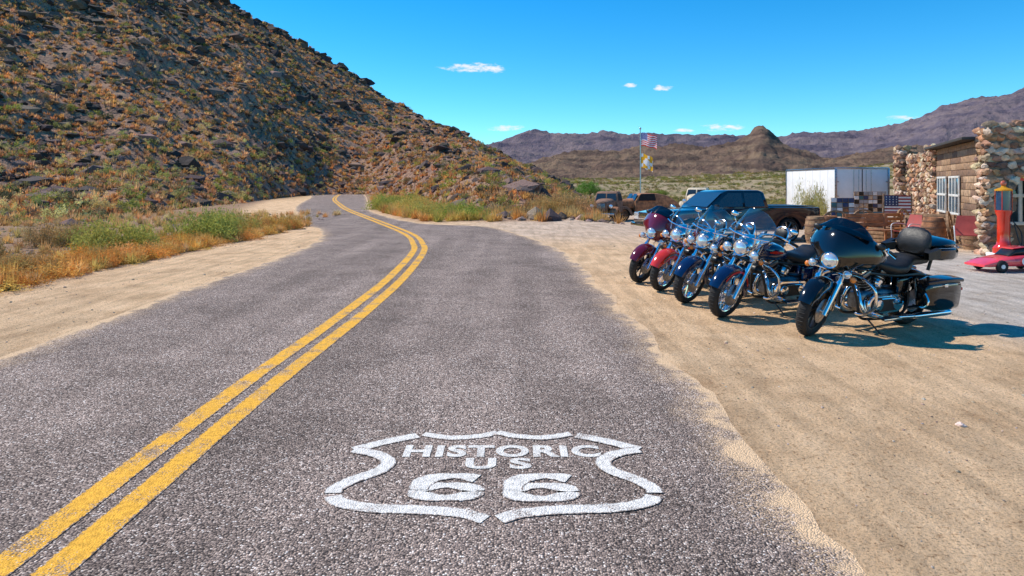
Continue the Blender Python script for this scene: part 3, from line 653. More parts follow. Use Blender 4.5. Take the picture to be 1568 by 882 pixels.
    for s_ in(-1,1):
        mb.tube([(1.24,0.03*s_,1.02),(1.25,.12*s_,1.12),(1.20,.28*s_,1.15),(1.02,.42*s_,1.07)],.014,chrome); mb.sweep([(1.08,.385*s_,1.10),(.97,.46*s_,1.045)],[.02,.02],satin,10)
        mb.sweep([(1.09,.40*s_,1.13),(1.14,.42*s_,1.09),(1.05,.48*s_,1.03)],[.008]*3,chrome,6)
        if style!='bat': mb.tube([(1.10,.37*s_,1.12),(1.12,.40*s_,1.18),(1.10,.42*s_,1.22)],.006,chrome); mb.sphere((1.10,.43*s_,1.24),(.022,.062,.036),chrome,14)
        else: mb.sphere((1.22,.36*s_,1.15),(.022,.055,.036),satin,14)
        mb.tube([(1.1,.37*s_,1.08),(1.3,.3*s_,1.1),(1.38,.12*s_,.9),(1.3,.05*s_,.7)],.006,satin,5)
    mb.done('handlebar',E)
    mb=MB(); mb.loft([sec(1.245,0,.86,.10,.10),sec(1.20,0,.865,.17,.18,2.6),sec(1.10,0,.862,.25,.22,2.6),sec(.98,0,.852,.295,.235,2.6),sec(.86,0,.838,.29,.225,2.6),sec(.75,0,.815,.24,.19,2.5),sec(.66,0,.79,.16,.13),sec(.61,0,.775,.07,.06)],paint)
    mb.loft([sec(1.16,0,.972,.04,.02),sec(1.05,0,.975,.085,.035),sec(.9,0,.955,.09,.035),sec(.74,0,.905,.05,.02)],chrome); mb.lathe((.98,.0,.985),(0.1,0,1),[(.045,0),(.045,.02),(0,.02)],satin,20)
    for y in(-.075,.075): mb.lathe((1.03,y,.965),(0,y*2,1),[(.035,0),(.035,.018),(0,.02)],chrome,18)
    for s_ in(-1,1): mb.loft([[(1.08,s_*.146,.875),(1.08,s_*.146,.86)],[(.98,s_*.152,.885),(.98,s_*.152,.845)],[(.84,s_*.149,.86),(.84,s_*.149,.84)]],stripe or dchrome,False,False)
    mb.done('fuel_tank',E)
    mb=MB(); mb.loft([sec(.70,0,.80,.14,.08),sec(.62,0,.775,.24,.13,2.6),sec(.48,0,.745,.36,.14,2.8),sec(.34,0,.745,.38,.14,2.8),sec(.24,0,.785,.34,.16,2.6),sec(.18,0,.83,.30,.14,2.6),sec(.02,0,.825,.29,.12,2.7),sec(-.12,0,.82,.26,.09,2.6),sec(-.17,0,.81,.18,.05)],leather); mb.done('seat',E)
    mb=MB(); wheel(mb,(0,0,.32),.32,.15,rubber,rimm,wstyle,dchrome); mb.done('rear_wheel',E)
    mb=MB(); fender(mb,(0,0,.32),.37,.105,20,188,paint,.09,.02); mb.rbox((-.375,0,.53),(.03,.09,.06),.012,redl); mb.rbox((-.42,0,.42),(.012,.19,.11),.003,skin_w)
    for y in(-.2,.2): mb.tube([(-.33,0,.6),(-.37,y*.6,.6),(-.38,y,.6)],.01,chrome); mb.sphere((-.39,y,.6),(.035,.035,.035),redl)
    mb.done('rear_fender',E)
    mb=MB()
    bagm=paint if (style=='bat' or stripe) else leather
    for s_ in(-1,1):
        y=.30*s_
        mb.loft([sec(.20,y,.47,.12,.18,3.5),sec(.17,y,.46,.17,.32,3.8),sec(.02,y,.45,.20,.37,4.2),sec(-.25,y,.445,.205,.38,4.2),sec(-.40,y,.445,.20,.35,4),sec(-.45,y,.45,.14,.26,3.5)],bagm)
        mb.loft([sec(.19,y,.618,.14,.045,4),sec(.0,y,.638,.212,.05,4),sec(-.25,y,.642,.217,.05,4),sec(-.43,y,.630,.20,.05,4)],bagm)
        mb.loft([[(.17,y+.105*s_,.59),(.17,y+.105*s_,.584)],[(-.42,y+.112*s_,.605),(-.42,y+.112*s_,.599)]],chrome,False,False)
        mb.rbox((-.08,y+.108*s_,.59),(.06,.015,.04),.005,chrome)
        mb.tube([(.24,.24*s_,.33),(.25,.38*s_,.34),(.24,.42*s_,.42),(.22,.36*s_,.5)],.012,chrome)
        mb.rbox((-.445,y+.06*s_,.52),(.03,.05,.035),.008,redl)
    mb.done('saddlebags',E)
    if trunk:
        mb=MB(); mb.loft([sec(.0,0,.93,.40,.10,3),sec(-.03,0,.93,.52,.16,3.5),sec(-.15,0,.93,.60,.19,4),sec(-.34,0,.93,.60,.20,4),sec(-.46,0,.93,.54,.18,3.6),sec(-.51,0,.93,.42,.12,3)],paint)
        mb.loft([sec(-.01,0,1.035,.42,.05,3),sec(-.15,0,1.055,.58,.09,3.0),sec(-.34,0,1.06,.58,.095,3.0),sec(-.49,0,1.045,.44,.06,3)],paint)
        mb.tube([(-.02,-.27,1.015),(-.2,-.305,1.015),(-.42,-.29,1.015),(-.515,-.15,1.015),(-.515,.15,1.015),(-.42,.29,1.015),(-.2,.305,1.015),(-.02,.27,1.015)],.004,dchrome)
        mb.rbox((-.515,0,.95),(.02,.36,.04),.006,redl)
        for y in(-.12,.12): mb.sweep([(-.15,y,.7),(-.2,y,.88)],[.02,.02],satin,8)
        mb.done('tour_trunk',E)
        mb=MB(); mb.loft([sec(.06,0,.98,.30,.14,2.6),sec(.03,0,1.01,.42,.24,2.8),sec(-.01,0,1.05,.42,.30,2.8),sec(-.05,0,1.09,.36,.26,2.6),sec(-.08,0,1.12,.24,.16,2.4)],leather)
        for s_ in(-1,1): mb.loft([[(.06,.19*s_,1.0),(.06,.24*s_,1.0),(.06,.24*s_,.90),(.06,.19*s_,.90)],[(.18,.25*s_,.97),(.18,.31*s_,.97),(.16,.31*s_,.88),(.16,.25*s_,.88)],[(-.03,.26*s_,1.02),(-.03,.32*s_,1.02),(-.03,.32*s_,.90),(-.03,.26*s_,.90)]],leather)
        mb.done('backrest',E)
    else:
        mb=MB(); mb.tube([(.02,-.12,.62),(-.1,-.13,.85),(-.16,-.11,1.02),(-.18,0,1.07),(-.16,.11,1.02),(-.1,.13,.85),(.02,.12,.62)],.011,chrome); mb.loft([sec(-.10,0,.95,.18,.10,3),sec(-.13,0,.96,.25,.17,3),sec(-.17,0,.96,.22,.15,3)],leather); mb.done('sissy_bar',E)
    mb=MB()
    mb.loft([sec(1.0,0,.38,.14,.18,3),sec(.95,0,.38,.22,.26,3),sec(.8,0,.37,.26,.32,3),sec(.62,0,.38,.28,.32,3),sec(.45,0,.38,.28,.28,3),sec(.28,0,.40,.22,.22,3)],engm)
    for ang,bx in((24,.80),(-24,.70)):
        a=R_(ang); d=Vector((math.sin(a),0,math.cos(a))); b0=Vector((bx,0,.46))
        for k in range(11):
            p=b0+d*(.02+k*.0185); mb.cyl(p,p+d*.008,.098-.0006*k,.098-.0006*k,dchrome if k%2 else satin,22)
        mb.cyl(b0,b0+d*.22,.076,.076,satin,20)
        q=b0+d*.255; M=Matrix.Rotation(a,3,'Y'); mb.rbox(q,(.15,.17,.06),.018,engm,M); mb.rbox(q+d*.045,(.14,.15,.045),.02,chrome,M)
        mb.sweep([b0+Vector((0,-.11,-.02)),q+Vector((.0,-.08,0))],[.013,.011],chrome,8)
    ring=[]
    for k in range(28):
        a=2*math.pi*k/28; cxx=.84 if math.cos(a)>0 else .44; r=.125 if math.cos(a)>0 else .11; ring.append((cxx+r*math.cos(a),.355+r*math.sin(a)))
    mb.loft([[(a,.12,b_) for a,b_ in ring],[(a,.175,b_) for a,b_ in ring],[(.64+(a-.64)*.97,.190,.355+(b_-.355)*.94) for a,b_ in ring]],chrome)
    ring2=[(.64+(a-.64)*.85,b_*.72+.355*.28) for a,b_ in ring]
    mb.loft([[(a,.191,b_) for a,b_ in ring2],[(a,.198,b_) for a,b_ in ring2]],satin)
    mb.lathe((.47,.198,.355),(0,1,0),[(.075,0),(.072,.012),(0,.016)],chrome,24); mb.lathe((.80,.198,.355),(0,1,0),[(.07,0),(.065,.014),(0,.02)],chrome,20)
    mb.tube([(.48,.215,.42),(.62,.22,.43),(.78,.215,.43)],.008,chrome,6)
    mb.lathe((.75,-.12,.62),(0,-1,0),[(.0,0),(.09,0),(.10,.03),(.085,.07),(0,.075)],chrome,26); mb.lathe((.75,.10,.60),(0,1,0),[(0,0),(.045,0),(.055,.02),(.04,.05),(0,.055)],chrome,20)
    mb.rbox((.33,.14,.55),(.2,.06,.18),.03,paint); mb.rbox((.33,-.14,.55),(.2,.06,.18),.03,paint)
    mb.done('v_twin_engine',E)
    mb=MB()
    for s_ in(-1,1):
        mb.tube([(.86,-.09,.55),(.98,-.1 if s_<0 else .05,.48),(.97,s_*.14,.28),(.7,s_*.16,.19),(.3,s_*.21,.18),(.1,s_*.24,.185)],.024,chrome,10)
        mb.sweep([(.18,s_*.23,.182),(.1,s_*.24,.185),(-.2,s_*.255,.19),(-.40,s_*.27,.195),(-.44,s_*.272,.196)],[.028,.037,.040,.038,.034],chrome,16)
    mb.done('exhaust_pipes',E)
    mb=MB()
    for s_ in(-1,1):
        mb.tube([(1.24,0,.86),(1.16,s_*.05,.7),(1.08,s_*.12,.42),(1.02,s_*.13,.22),(.8,s_*.13,.17),(.35,s_*.13,.17),(.18,s_*.13,.3),(.2,s_*.11,.6)],.017,satin,8)
        mb.tube([(1.22,s_*.03,.8),(.9,s_*.06,.72),(.4,s_*.1,.66),(.0,s_*.11,.66),(-.2,s_*.12,.6)],.018,satin,8)
        mb.sweep([(.1,s_*.14,.62),(.0,s_*.14,.35)],[.026,.026],chrome,10)
        mb.tube([(1.14,s_*.03,.70),(1.13,s_*.16,.70),(1.12,s_*.33,.62),(1.10,s_*.365,.5),(1.08,s_*.34,.38),(1.06,s_*.2,.27),(1.05,s_*.1,.25)],.016,chrome,10)
        mb.rbox((.80,s_*.34,.25),(.30,.10,.02),.008,satin); mb.rbox((.80,s_*.395,.25),(.30,.012,.026),.004,chrome); mb.sweep([(.8,s_*.12,.22),(.8,s_*.3,.24)],[.012]*2,chrome,6)
        mb.rbox((.32,s_*.30,.33),(.2,.07,.018),.006,satin)
    mb.sweep([(.98,.24,.30),(1.0,.36,.32)],[.007,.007],chrome,6); mb.rbox((1.0,.37,.33),(.03,.06,.02),.006,satin)
    mb.sphere((1.17,0,.62),(.05,.13,.06),satin)
    c8=math.tan(R_(lean)); mb.sweep([(.92,.15,.2),(.86,.30,.30*c8+.012),(.84,.335,.335*c8)],[.011,.010,.016],satin,8)
    mb.done('frame_and_guards',E)
    return E
H1=(-.90,-.44); H2=(-.89,-.45)
motorcycle((3.42,7.80),H1,18,'bat',blackp,blackp,None,True,8,'cast',satin)
motorcycle((2.76,8.88),H2,14,'king',bluep,bluep,redp,False,8,'laced')
motorcycle((2.56,9.95),H2,16,'king',blackp,bluep,None,False,8,'cast')
motorcycle((2.44,11.05),H2,18,'king',redp,redp,dchrome,False,8,'laced')
motorcycle((2.26,11.95),(-.88,-.47),18,'bat',maroon,maroon,None,False,8,'cast',satin)
# ------------------------------------------------------------------ pickup
def pickup(loc,ang):
    E=empty('pickup_truck',mw=Matrix.Translation(loc)@Matrix.Rotation(ang,4,'Z'))
    def arch(cx,r=.46,z0=.42): return [(cx+r*math.cos(a),z0-.02+r*math.sin(a)) for a in np.linspace(math.pi,0,9)]
    pts=[(-2.95,.55),(-2.92,1.16),(-1.0,1.18),(-.98,1.16),(1.1,1.14),(2.3,1.08),(2.85,.98),(2.93,.8),(2.93,.5)]+[(x,z) for x,z in arch(1.85)[::-1]]+[(x,z) for x,z in arch(-1.75)[::-1]]
    mb=MB(); body=mat('midnight_truck_paint',(.004,.010,.02),.15,0,.2,3,0,1)
    mb.prof(pts,.96,body,.04)
    def df(c):
        k=max(0,c.z-1.15)/.6; return Vector((c.x,c.y*(1-.17*k),c.z))
    mb.prof([(-1.05,1.13),(-.92,1.66),(-.75,1.73),(.35,1.73),(.55,1.68),(1.25,1.13)],.90,body,.05,df)
    for s_ in(-1,1):
        for a,b_,c,d in((-.88,-.78,-.15,-.15),(-.07,-.07,.42,.98)):
            y1=.90*(1-.17*.05/.6)+.012; y2=.90*(1-.17*.5/.6)+.012
            mb.add([(a,s_*y1,1.2),(d,s_*y1,1.2),(c,s_*y2,1.64),(b_,s_*y2,1.64)],[(0,1,2,3)],wglass)
        mb.rbox((.95,s_*1.03,1.2),(.1,.18,.16),.03,satin); mb.rbox((.1,s_*.975,1.02),(.14,.03,.03),.01,chrome); mb.rbox((-.1,s_*.99,.42),(2.3,.12,.06),.02,dchrome)
        mb.rbox((-2.9,s_*.86,.95),(.1,.16,.34),.02,redl)
    mb.add([(1.20,-.84,1.2),(1.20,.84,1.2),(.62,.76,1.66),(.62,-.76,1.66)],[(0,1,2,3)],wglass)
    mb.done('body',E)
    mb=MB(); mb.rbox((-2.0,0,1.19),(1.7,1.66,.03),.01,satin)
    mb.rbox((2.92,0,.86),(.08,1.05,.30),.03,chrome)
    for k in range(4): mb.rbox((2.965,0,.76+.065*k),(.02,.95,.022),.004,satin)
    for s_ in(-1,1): mb.rbox((2.88,s_*.74,.87),(.14,.36,.24),.04,lensm); mb.rbox((2.93,s_*.72,.5),(.1,.16,.1),.02,lensm)
    mb.rbox((2.98,0,.55),(.2,1.86,.22),.06,chrome); mb.rbox((-3.0,0,.6),(.16,1.8,.18),.05,chrome); mb.done('grille_and_bumpers',E)
    mb=MB()
    for x in(1.85,-1.75):
        for y in(-.84,.84): wheel(mb,(x,y,.4),.40,.25,rubber,dchrome,'cast')
    mb.done('wheels',E)
hd=Vector((-.97,-.24,0)).normalized(); c0=Vector((4.35,22.3,0))-hd*2.95
pickup(Vector((c0.x,c0.y,float(gz(c0.x,c0.y))-.03)),math.atan2(hd.y,hd.x))
# ------------------------------------------------------------------ vintage vehicles
rust=mat('rust',(.36,.16,.075),.85,.1,.6,5,.6); rust2=mat('dark_rust',(.24,.13,.08),.85,.1,.5,5,.5); cabshadem=mat('painted_cab_shade',(.012,.010,.009),.9)  # near-black paint stands for the shade inside the cab
def vintage(name,loc,ang,body,fend,truck=True,sc=1.0):
    E=empty(name,mw=Matrix.Translation(loc)@Matrix.Rotation(ang,4,'Z')@Matrix.Scale(sc,4))
    mb=MB()
    mb.loft([sec(2.05,0,.82,.42,.50,3),sec(1.98,0,.84,.62,.60,3),sec(1.5,0,.88,.82,.62,3),sec(.8,0,.93,1.15,.66,3)],body)
    mb.prof([(.85,.45),(.85,1.12),(.62,1.56),(.5,1.63),(-.35,1.65),(-.5,1.58),(-.56,1.1),(-.56,.45)] if truck else [(.85,.45),(.85,1.1),(.55,1.48),(.3,1.55),(-.6,1.56),(-1.3,1.4),(-1.9,1.0),(-2.1,.7),(-2.05,.45)],.68,body,.07,lambda c:Vector((c.x,c.y*(1-.16*max(0,c.z-1.05)/.6),c.z)))
    for s_ in(-1,1):
        y1=.695;y2=.61; mb.add([(-.45,s_*y1,1.13),(.68,s_*y1,1.13),(.48,s_*y2,1.52),(-.4,s_*y2,1.53)],[(0,1,2,3)],cabshadem)  # flat dark panel over each side window, painted cab shade
    for a,b_ in((-.58,-.04),(.04,.58)): mb.add([(.865,a,1.15),(.865,b_,1.15),(.64,b_*.9,1.53),(.64,a*.9,1.53)],[(0,1,2,3)],wglass)
    mb.done('cab_and_hood',E)
    mb=MB()
    for s_ in(-1,1):
        mb.T=Matrix.Translation((0,s_*.66,0)); fender(mb,(1.55,0,.36),.46,.2,8,190,fend,.12,.03); fender(mb,(-1.5,0,.36),.46,.2,-5,185,fend,.12,.02)
        mb.rbox((.15,0,.34),(2.2,.28,.05),.02,fend); mb.T=Matrix()
        mb.lathe((1.95,s_*.52,.86),(1,0,0),[(0,-.16),(.08,-.12),(.115,0),(.12,.015),(.1,.02)],fend,18); mb.lathe((1.95,s_*.52,.86),(1,0,0),[(.1,.02),(0,.045)],lensm,18)
    mb.done('fenders',E)
    mb=MB()
    for k in range(9): mb.rbox((2.07,-.2+.05*k,.80),(.02,.018,.42),.004,dchrome)
    mb.rbox((2.22,0,.45),(.07,1.5,.12),.03,dchrome); mb.rbox((.3,0,.42),(3.6,.7,.12),.02,rust2)
    if truck:
        for s_ in(-1,1): mb.rbox((-1.45,s_*.62,.85),(1.7,.04,.42),.01,body)
        mb.rbox((-1.45,0,.68),(1.7,1.24,.04),.01,body); mb.rbox((-.63,0,.85),(.04,1.24,.42),.01,body); mb.rbox((-2.28,0,.85),(.04,1.24,.42),.01,body)
    mb.done('bed_grille_bumper',E)
    mb=MB()
    for x in(1.55,-1.5):
        for y in(-.66,.66): wheel(mb,(x,y,.36),.36,.15,rubber,rust,'disc',n=24)
    mb.done('wheels',E)
def gl(x,y): return Vector((x,y,float(gz(x,y))))
vintage('rusty_truck',gl(5.75,40.5),R_(-110),rust2,rust,True,1.05)
vintage('rusty_car',gl(8.1,42),R_(-165),rust,rust2,False,1.05)
vintage('vintage_truck',gl(14.2,52),R_(-115),cream,cream,True,1.2)
# ------------------------------------------------------------------ box trailer
E=empty('box_trailer',gl(16.9,35.9)); mb=MB()
W,L,z0,z1=1.27,2.95,.6,2.85
mb.rbox((0,0,(z0+z1)/2),(2*W,2*L,z1-z0),.04,skin_w)
for x in(-W,W):
    for y in(-L,L): mb.rbox((x,y,(z0+z1)/2),(.09,.09,z1-z0+.02),.02,dchrome)
for x in(-W,W): mb.rbox((x,0,z1),(.08,2*L,.08),.02,dchrome); mb.rbox((x,0,z0),(.08,2*L,.10),.02,satin)
for y in(-L,L): mb.rbox((0,y,z1+.003),(2*W,.08,.08),.02,dchrome); mb.rbox((0,y,z0),(2*W,.08,.1),.02,satin)
for k in range(1,7): mb.rbox((-W-.006,-L+k*2*L/7,(z0+z1)/2),(.01,.02,z1-z0-.1),.002,skin_w)
mb.rbox((.0,-L-.012,(z0+z1)/2),(.035,.02,z1-z0-.1),.004,satin)
for x in(-.42,.42,-.18,.18): mb.cyl((x,-L-.035,z0+.05),(x,-L-.035,z1-.08),.014,.014,dchrome,8)
for x in(-.42,.42): mb.rbox((x-.08,-L-.045,1.25),(.22,.02,.035),.005,satin)
for x in(-W+.03,W-.03):
    for z in(.85,1.5,2.2): mb.rbox((x*.97,-L-.02,z),(.14,.03,.05),.006,dchrome)
mb.done('box_body',E); mb=MB()
for y in(-.5,.4):
    for x in(-1.15,1.15): wheel(mb,(x,y,.36),.36,.22,rubber,dchrome,'disc',n=24)
mb.rbox((-1.31,-.05,.62),(.1,1.9,.04),.01,satin); mb.done('wheels',E)
# ------------------------------------------------------------------ flagpole
E=empty('flagpole',gl(9.4,50)); mb=MB()
mb.sweep([(0,0,0),(0,0,6.25)],[.06,.035],dchrome,10); mb.sphere((0,0,6.3),.08,dchrome); mb.rbox((0,0,.1),(.4,.4,.2),.03,skin_w); mb.done('pole',E)
fr=mat('flag_red',(.85,.03,.04),.8,transl=.5); fw=mat('flag_white',(.92,.91,.89),.8,transl=.5); fbm_=mat('flag_blue',(.03,.06,.36),.8,transl=.5); fy=mat('flag_gold',(.95,.45,.03),.8,transl=.5)
def flag(name,z1,W,Hh,drop,us):
    mb=MB(); nu,nv=26,26; P={}
    for i in range(nu+1):
        for j in range(nv+1):
            u=i/nu;v=j/nv; P[i,j]=(.05+W*u,-.10*math.sin(u*7+v*2.5)*u,z1-Hh*v-drop*u*u+.04*math.sin(u*9))
    for i in range(nu):
        for j in range(nv):
            if us:
                s=int(j/nv*13); m_=fr if s%2==0 else fw
                if i<nu*.42 and j<nv*7/13: m_=fbm_ if (i+j*2)%4 else fw
            else: 
                r=math.hypot((i-13)/13,(j-13)/13); m_=fw if r<.45 else (fy if (i//5+j//6)%3 else fw)
            mb.add([P[i,j],P[i+1,j],P[i+1,j+1],P[i,j+1]],[(0,1,2,3)],m_)
    mb.done(name,E)
flag('american_flag',5.98,1.15,.95,.28,True); flag('souvenir_flag',4.45,.85,1.05,.32,False)
# ------------------------------------------------------------------ stone building
E=empty('stone_building'); mort=mat('mortar',(.22,.155,.11),.95,0,.3,6,.5); wood=mat('weathered_wood',(.30,.18,.10),.85,0,.5,9,.5); roofm=mat('dark_roof',(.05,.045,.04),.9)
frame=mat('white_frame',(.7,.68,.62),.6); stonem=vmat('field_stone',.9,0,10)
SC=[(.52,.33,.20),(.38,.21,.13),(.62,.45,.30),(.28,.17,.11),(.54,.29,.16),(.68,.55,.42),(.20,.13,.10),(.46,.31,.21)]
SP=[];SS=[];SR=[]
def wallstones(p0,p1,z0,z1,hole=None,step=.24,sz=.16,ragged=.12):
    p0=Vector((*p0,0));p1=Vector((*p1,0)); L=(p1-p0).length; d=(p1-p0)/L; a=math.atan2(d.y,d.x)
    z=z0+.05; r=0
    while z<z1+rng.uniform(-.02,ragged):
        u=(r%2)*step*.5
        while u<L:
            uu=u+rng.normal(0,.03); zz=z+rng.normal(0,.025)
            if not(hole and hole(uu,zz)):
                p=p0+d*uu; SP.append((p.x,p.y,zz)); k=rng.uniform(.75,1.3); SS.append((sz*k*1.15,sz*.62,sz*rng.uniform(.75,1.15))); SR.append(a+rng.normal(0,.15))
            u+=step*rng.uniform(.85,1.2)
        z+=step*.82; r+=1
def wallbox(mb,p0,p1,th,z0,z1,m):
    p0=Vector((*p0,0));p1=Vector((*p1,0)); d=(p1-p0).normalized(); nrm=Vector((-d.y,d.x,0))
    c=[p0,p1,p1+nrm*th,p0+nrm*th]; mb.add([(q.x,q.y,z0) for q in c]+[(q.x,q.y,z1) for q in c],[(0,1,2,3),(4,5,6,7),(0,1,5,4),(1,2,6,5),(2,3,7,6),(3,0,4,7)],m)
A=(17.7,31.0);B=(15.75,25.4)
mb=MB()
wallbox(mb,A,B,.4,-.4,2.7,mort); wallstones(A,B,-.35,2.75,ragged=.25)
wallbox(mb,(17.55,31.1),(17.15,30.0),.6,-.4,3.1,mort); wallstones((17.45,31.1),(17.05,30.0),-.3,3.15,ragged=.3); wallstones((17.05,30.0),(17.6,29.8),-.3,3.15,ragged=.3)
wallbox(mb,(15.95,26.2),(15.45,24.8),.5,-.4,3.1,mort); wallstones((15.9,26.2),(15.4,24.8),-.35,3.15); wallstones((15.4,24.8),(15.9,24.6),-.35,3.15)
mb.done('stone_walls',E)
mb=MB(); wallbox(mb,(15.5,24.9),(12.98,19.0),.3,-.2,2.95,wood)
Pd=(Vector((12.98,19.0,0))-Vector((15.5,24.9,0))).normalized(); Nn=Vector((Pd.y,-Pd.x,0))
if Nn.x>0: Nn=-Nn
Ln=6.4; P0=Vector((15.5,24.9,0)); Rt=Matrix((( Pd.x,Nn.x,0),(Pd.y,Nn.y,0),(0,0,1)))
wt=[mat('plank_a',(.36,.22,.125),.85,0,.4,9,.4),mat('plank_b',(.22,.13,.08),.85,0,.4,9,.4),mat('plank_c',(.46,.30,.18),.85,0,.4,9,.4)]
for k in range(15):
    z=.05+k*.2; u=0
    while u<Ln:
        l=min(rng.uniform(.7,1.8),Ln-u)
        if l<.1: break
        mb.rbox(P0+Pd*(u+l/2)+Nn*(.02+.01*rng.random())+Vector((0,0,z)),(l-.02,.03,.185),.006,wt[rng.integers(0,3)],Rt); u+=l
mb.rbox(P0+Pd*3.2+Nn*.15+Vector((0,0,3.0)),(6.5,.5,.08),.01,roofm,Rt)
mb.done('plank_front',E)
mb=MB()
for u in(1.5,3.6):
    c=P0+Pd*u+Nn*.07+Vector((0,0,1.35))
    mb.rbox(c,(1.5,.03,1.15),.004,wglass,Rt)
    for q in(-.74,-.25,.25,.74): mb.rbox(c+Pd*q+Nn*.02,(.07,.05,1.2),.008,frame,Rt)
    for q in(-.58,0,.58): mb.rbox(c+Vector((0,0,q))+Nn*.024,(1.6,.05,.07),.008,frame,Rt)
mb.done('front_windows',E)
Q0=Vector((11.55,16.6,0)); Q1=Vector((16.9,15.35,0)); dq=(Q1-Q0).normalized(); LQ=(Q1-Q0).length
ac=2.5;ar=2.08
def az(u): return 1.35+1.2*math.sqrt(max(0,1-((u-ac)/ar)**2))
def hole(u,z): 
    if abs(u-ac)>ar-.05: return False
    return z<az(u)-.05
mb=MB(); nq=60; nrm=Vector((-dq.y,dq.x,0))
us=np.linspace(0,LQ,nq+1); topz=3.0
for i in range(nq):
    u0,u1=us[i],us[i+1]; um=(u0+u1)/2
    zb=-.1
    if abs(um-ac)<ar: zb=az(um)
    a=Q0+dq*u0;b_=Q0+dq*u1; c=[a,b_,b_+nrm*.5,a+nrm*.5]
    mb.add([(q.x,q.y,zb) for q in c]+[(q.x,q.y,topz) for q in c],[(0,1,2,3),(4,5,6,7),(0,1,5,4),(1,2,6,5),(2,3,7,6),(3,0,4,7)],mort)
mb.done('arched_porch_wall',E)
wallstones((Q0.x,Q0.y),(Q1.x,Q1.y),0,3.08,hole,.2,.14,.3)
b0=Q0+nrm*.5; wallstones((Q0.x-.03,Q0.y),(b0.x-.03,b0.y),0,3.05,None,.2,.14)
for k in range(26):
    a=math.pi*k/25; p=Q0+dq*(ac-ar*1.02*math.cos(a)); SP.append((p.x,p.y-.06,1.35+1.25*math.sin(a))); SS.append((.12,.14,.15)); SR.append(0)
for z in np.arange(.1,1.4,.2):
    for rr in (0,.2,.4): p=Q0+dq*(ac-ar)+nrm*rr; SP.append((p.x,p.y,z)); SS.append((.08,.13,.13)); SR.append(rng.uniform(0,3))
mb=MB(); 
pts=[(12.9,18.9),(15.9,25.6),(18.0,31.2),(26,31),(26,15.5),(16.9,15.6),(17.2,18.4)]
n=len(pts); mb.add([(a+.35,b_,-.4) for a,b_ in pts]+[(a+.35,b_,2.5) for a,b_ in pts],[tuple(range(n)),tuple(range(n,2*n))]+[(i,(i+1)%n,n+(i+1)%n,n+i) for i in range(n)],mort)
mb.done('main_body',E,)
mb=MB(); mb.add([(11.7,16.75,2.88),(17,15.6,2.88),(17.4,18.6,2.88),(13,19.2,2.88),(11.7,16.75,2.98),(17,15.6,2.98),(17.4,18.6,2.98),(13,19.2,2.98)],[(0,1,2,3),(4,5,6,7),(0,1,5,4),(1,2,6,5),(2,3,7,6),(3,0,4,7)],roofm)
for wx in(13.9,15.6):
    mb.rbox((wx,18.72,1.4),(1.2,.06,1.5),.01,wglass)
    for q in(-.6,0,.6): mb.rbox((wx+q,18.67,1.4),(.09,.06,1.55),.01,frame)
    for q in(-.76,0,.76): mb.rbox((wx,18.665,1.4+q),(1.3,.06,.09),.01,frame)
mb.done('porch_roof_and_window',E)
P=np.array(SP);N_=len(P)
scatter('field_stones',rocks,P,np.array(SS),jit(SC,N_,.25,.08),stonem,rot=np.array(SR),parent=E)
rs=empty('porch_sign',(0,0,0)); mb=MB(); mb.rbox((12.9,16.52,1.93),(1.5,.05,.26),.012,redp); 
for x in(12.35,13.4): mb.sweep([(x,16.52,2.05),(x,16.52,2.5)],[.008]*2,satin,5)
mb.done('board',rs)
text_mesh('GIFTS',-.62,.62,-.085,.085,0,mat('sign_yellow',(.8,.6,.1),.6),'letters',rs,.03,Matrix.Translation((12.9,16.485,1.93))@Matrix.Rotation(R_(90),4,'X'))
# ------------------------------------------------------------------ gas pump
E=empty('gas_pump',gl(11.45,15.9)); mb=MB()
mb.rbox((0,0,.06),(.5,.5,.12),.02,skin_w); mb.lathe((0,0,.12),(0,0,1),[(.22,0),(.22,.12),(.15,.2),(.13,.3),(.13,.85),(.17,.95),(.17,1.0),(0,1.0)],redp,24)
mb.lathe((0,0,1.12),(0,0,1),[(.15,0),(.15,.45)],mat('blue_glass_cylinder',(.02,.06,.13),.08,0,.3,6,0,1),24)
for k in range(4): a=k*1.57+.78; mb.cyl((.165*math.cos(a),.165*math.sin(a),1.12),(.165*math.cos(a),.165*math.sin(a),1.57),.008,.008,redp,6)
mb.lathe((0,0,1.57),(0,0,1),[(.18,0),(.18,.03),(.06,.08),(.04,.12),(0,.12)],fy,24); mb.sphere((0,0,1.74),(.07,.05,.07),mat('pump_globe',(.6,.12,.05),.3,0,.4,9,0,1),16)
mb.tube([(.15,-.05,.9),(.3,-.15,.6),(.25,-.2,.3),(.16,-.12,.8)],.014,satin,6); mb.done('pump',E)
# ------------------------------------------------------------------ toy race car
E=empty('toy_race_car',mw=Matrix.Translation((9.95,13.6,0))@Matrix.Rotation(R_(184),4,'Z')); mb=MB(); pink=mat('pink_red_paint',(.80,.05,.07),.3,0,.25,4,0,1)
mb.loft([sec(.78,0,.13,.55,.05,4),sec(.62,0,.16,.62,.12,4),sec(.3,0,.20,.62,.2,3.5),sec(.0,0,.22,.62,.24,3.5),sec(-.4,0,.23,.64,.25,3.5),sec(-.68,0,.24,.6,.22,3.5)],pink)
mb.loft([sec(.22,0,.30,.36,.06,3),sec(.08,0,.38,.40,.14,3),sec(-.15,0,.40,.40,.16,3),sec(-.38,0,.34,.38,.10,3)],satin); mb.loft([sec(.1,0,.455,.34,.03,3),sec(-.15,0,.485,.34,.03,3),sec(-.3,0,.45,.3,.03,3)],pink)
mb.rbox((-.68,0,.42),(.14,.62,.025),.01,pink)
for y in(-.25,.25): mb.rbox((-.66,y,.36),(.08,.03,.12),.006,pink)
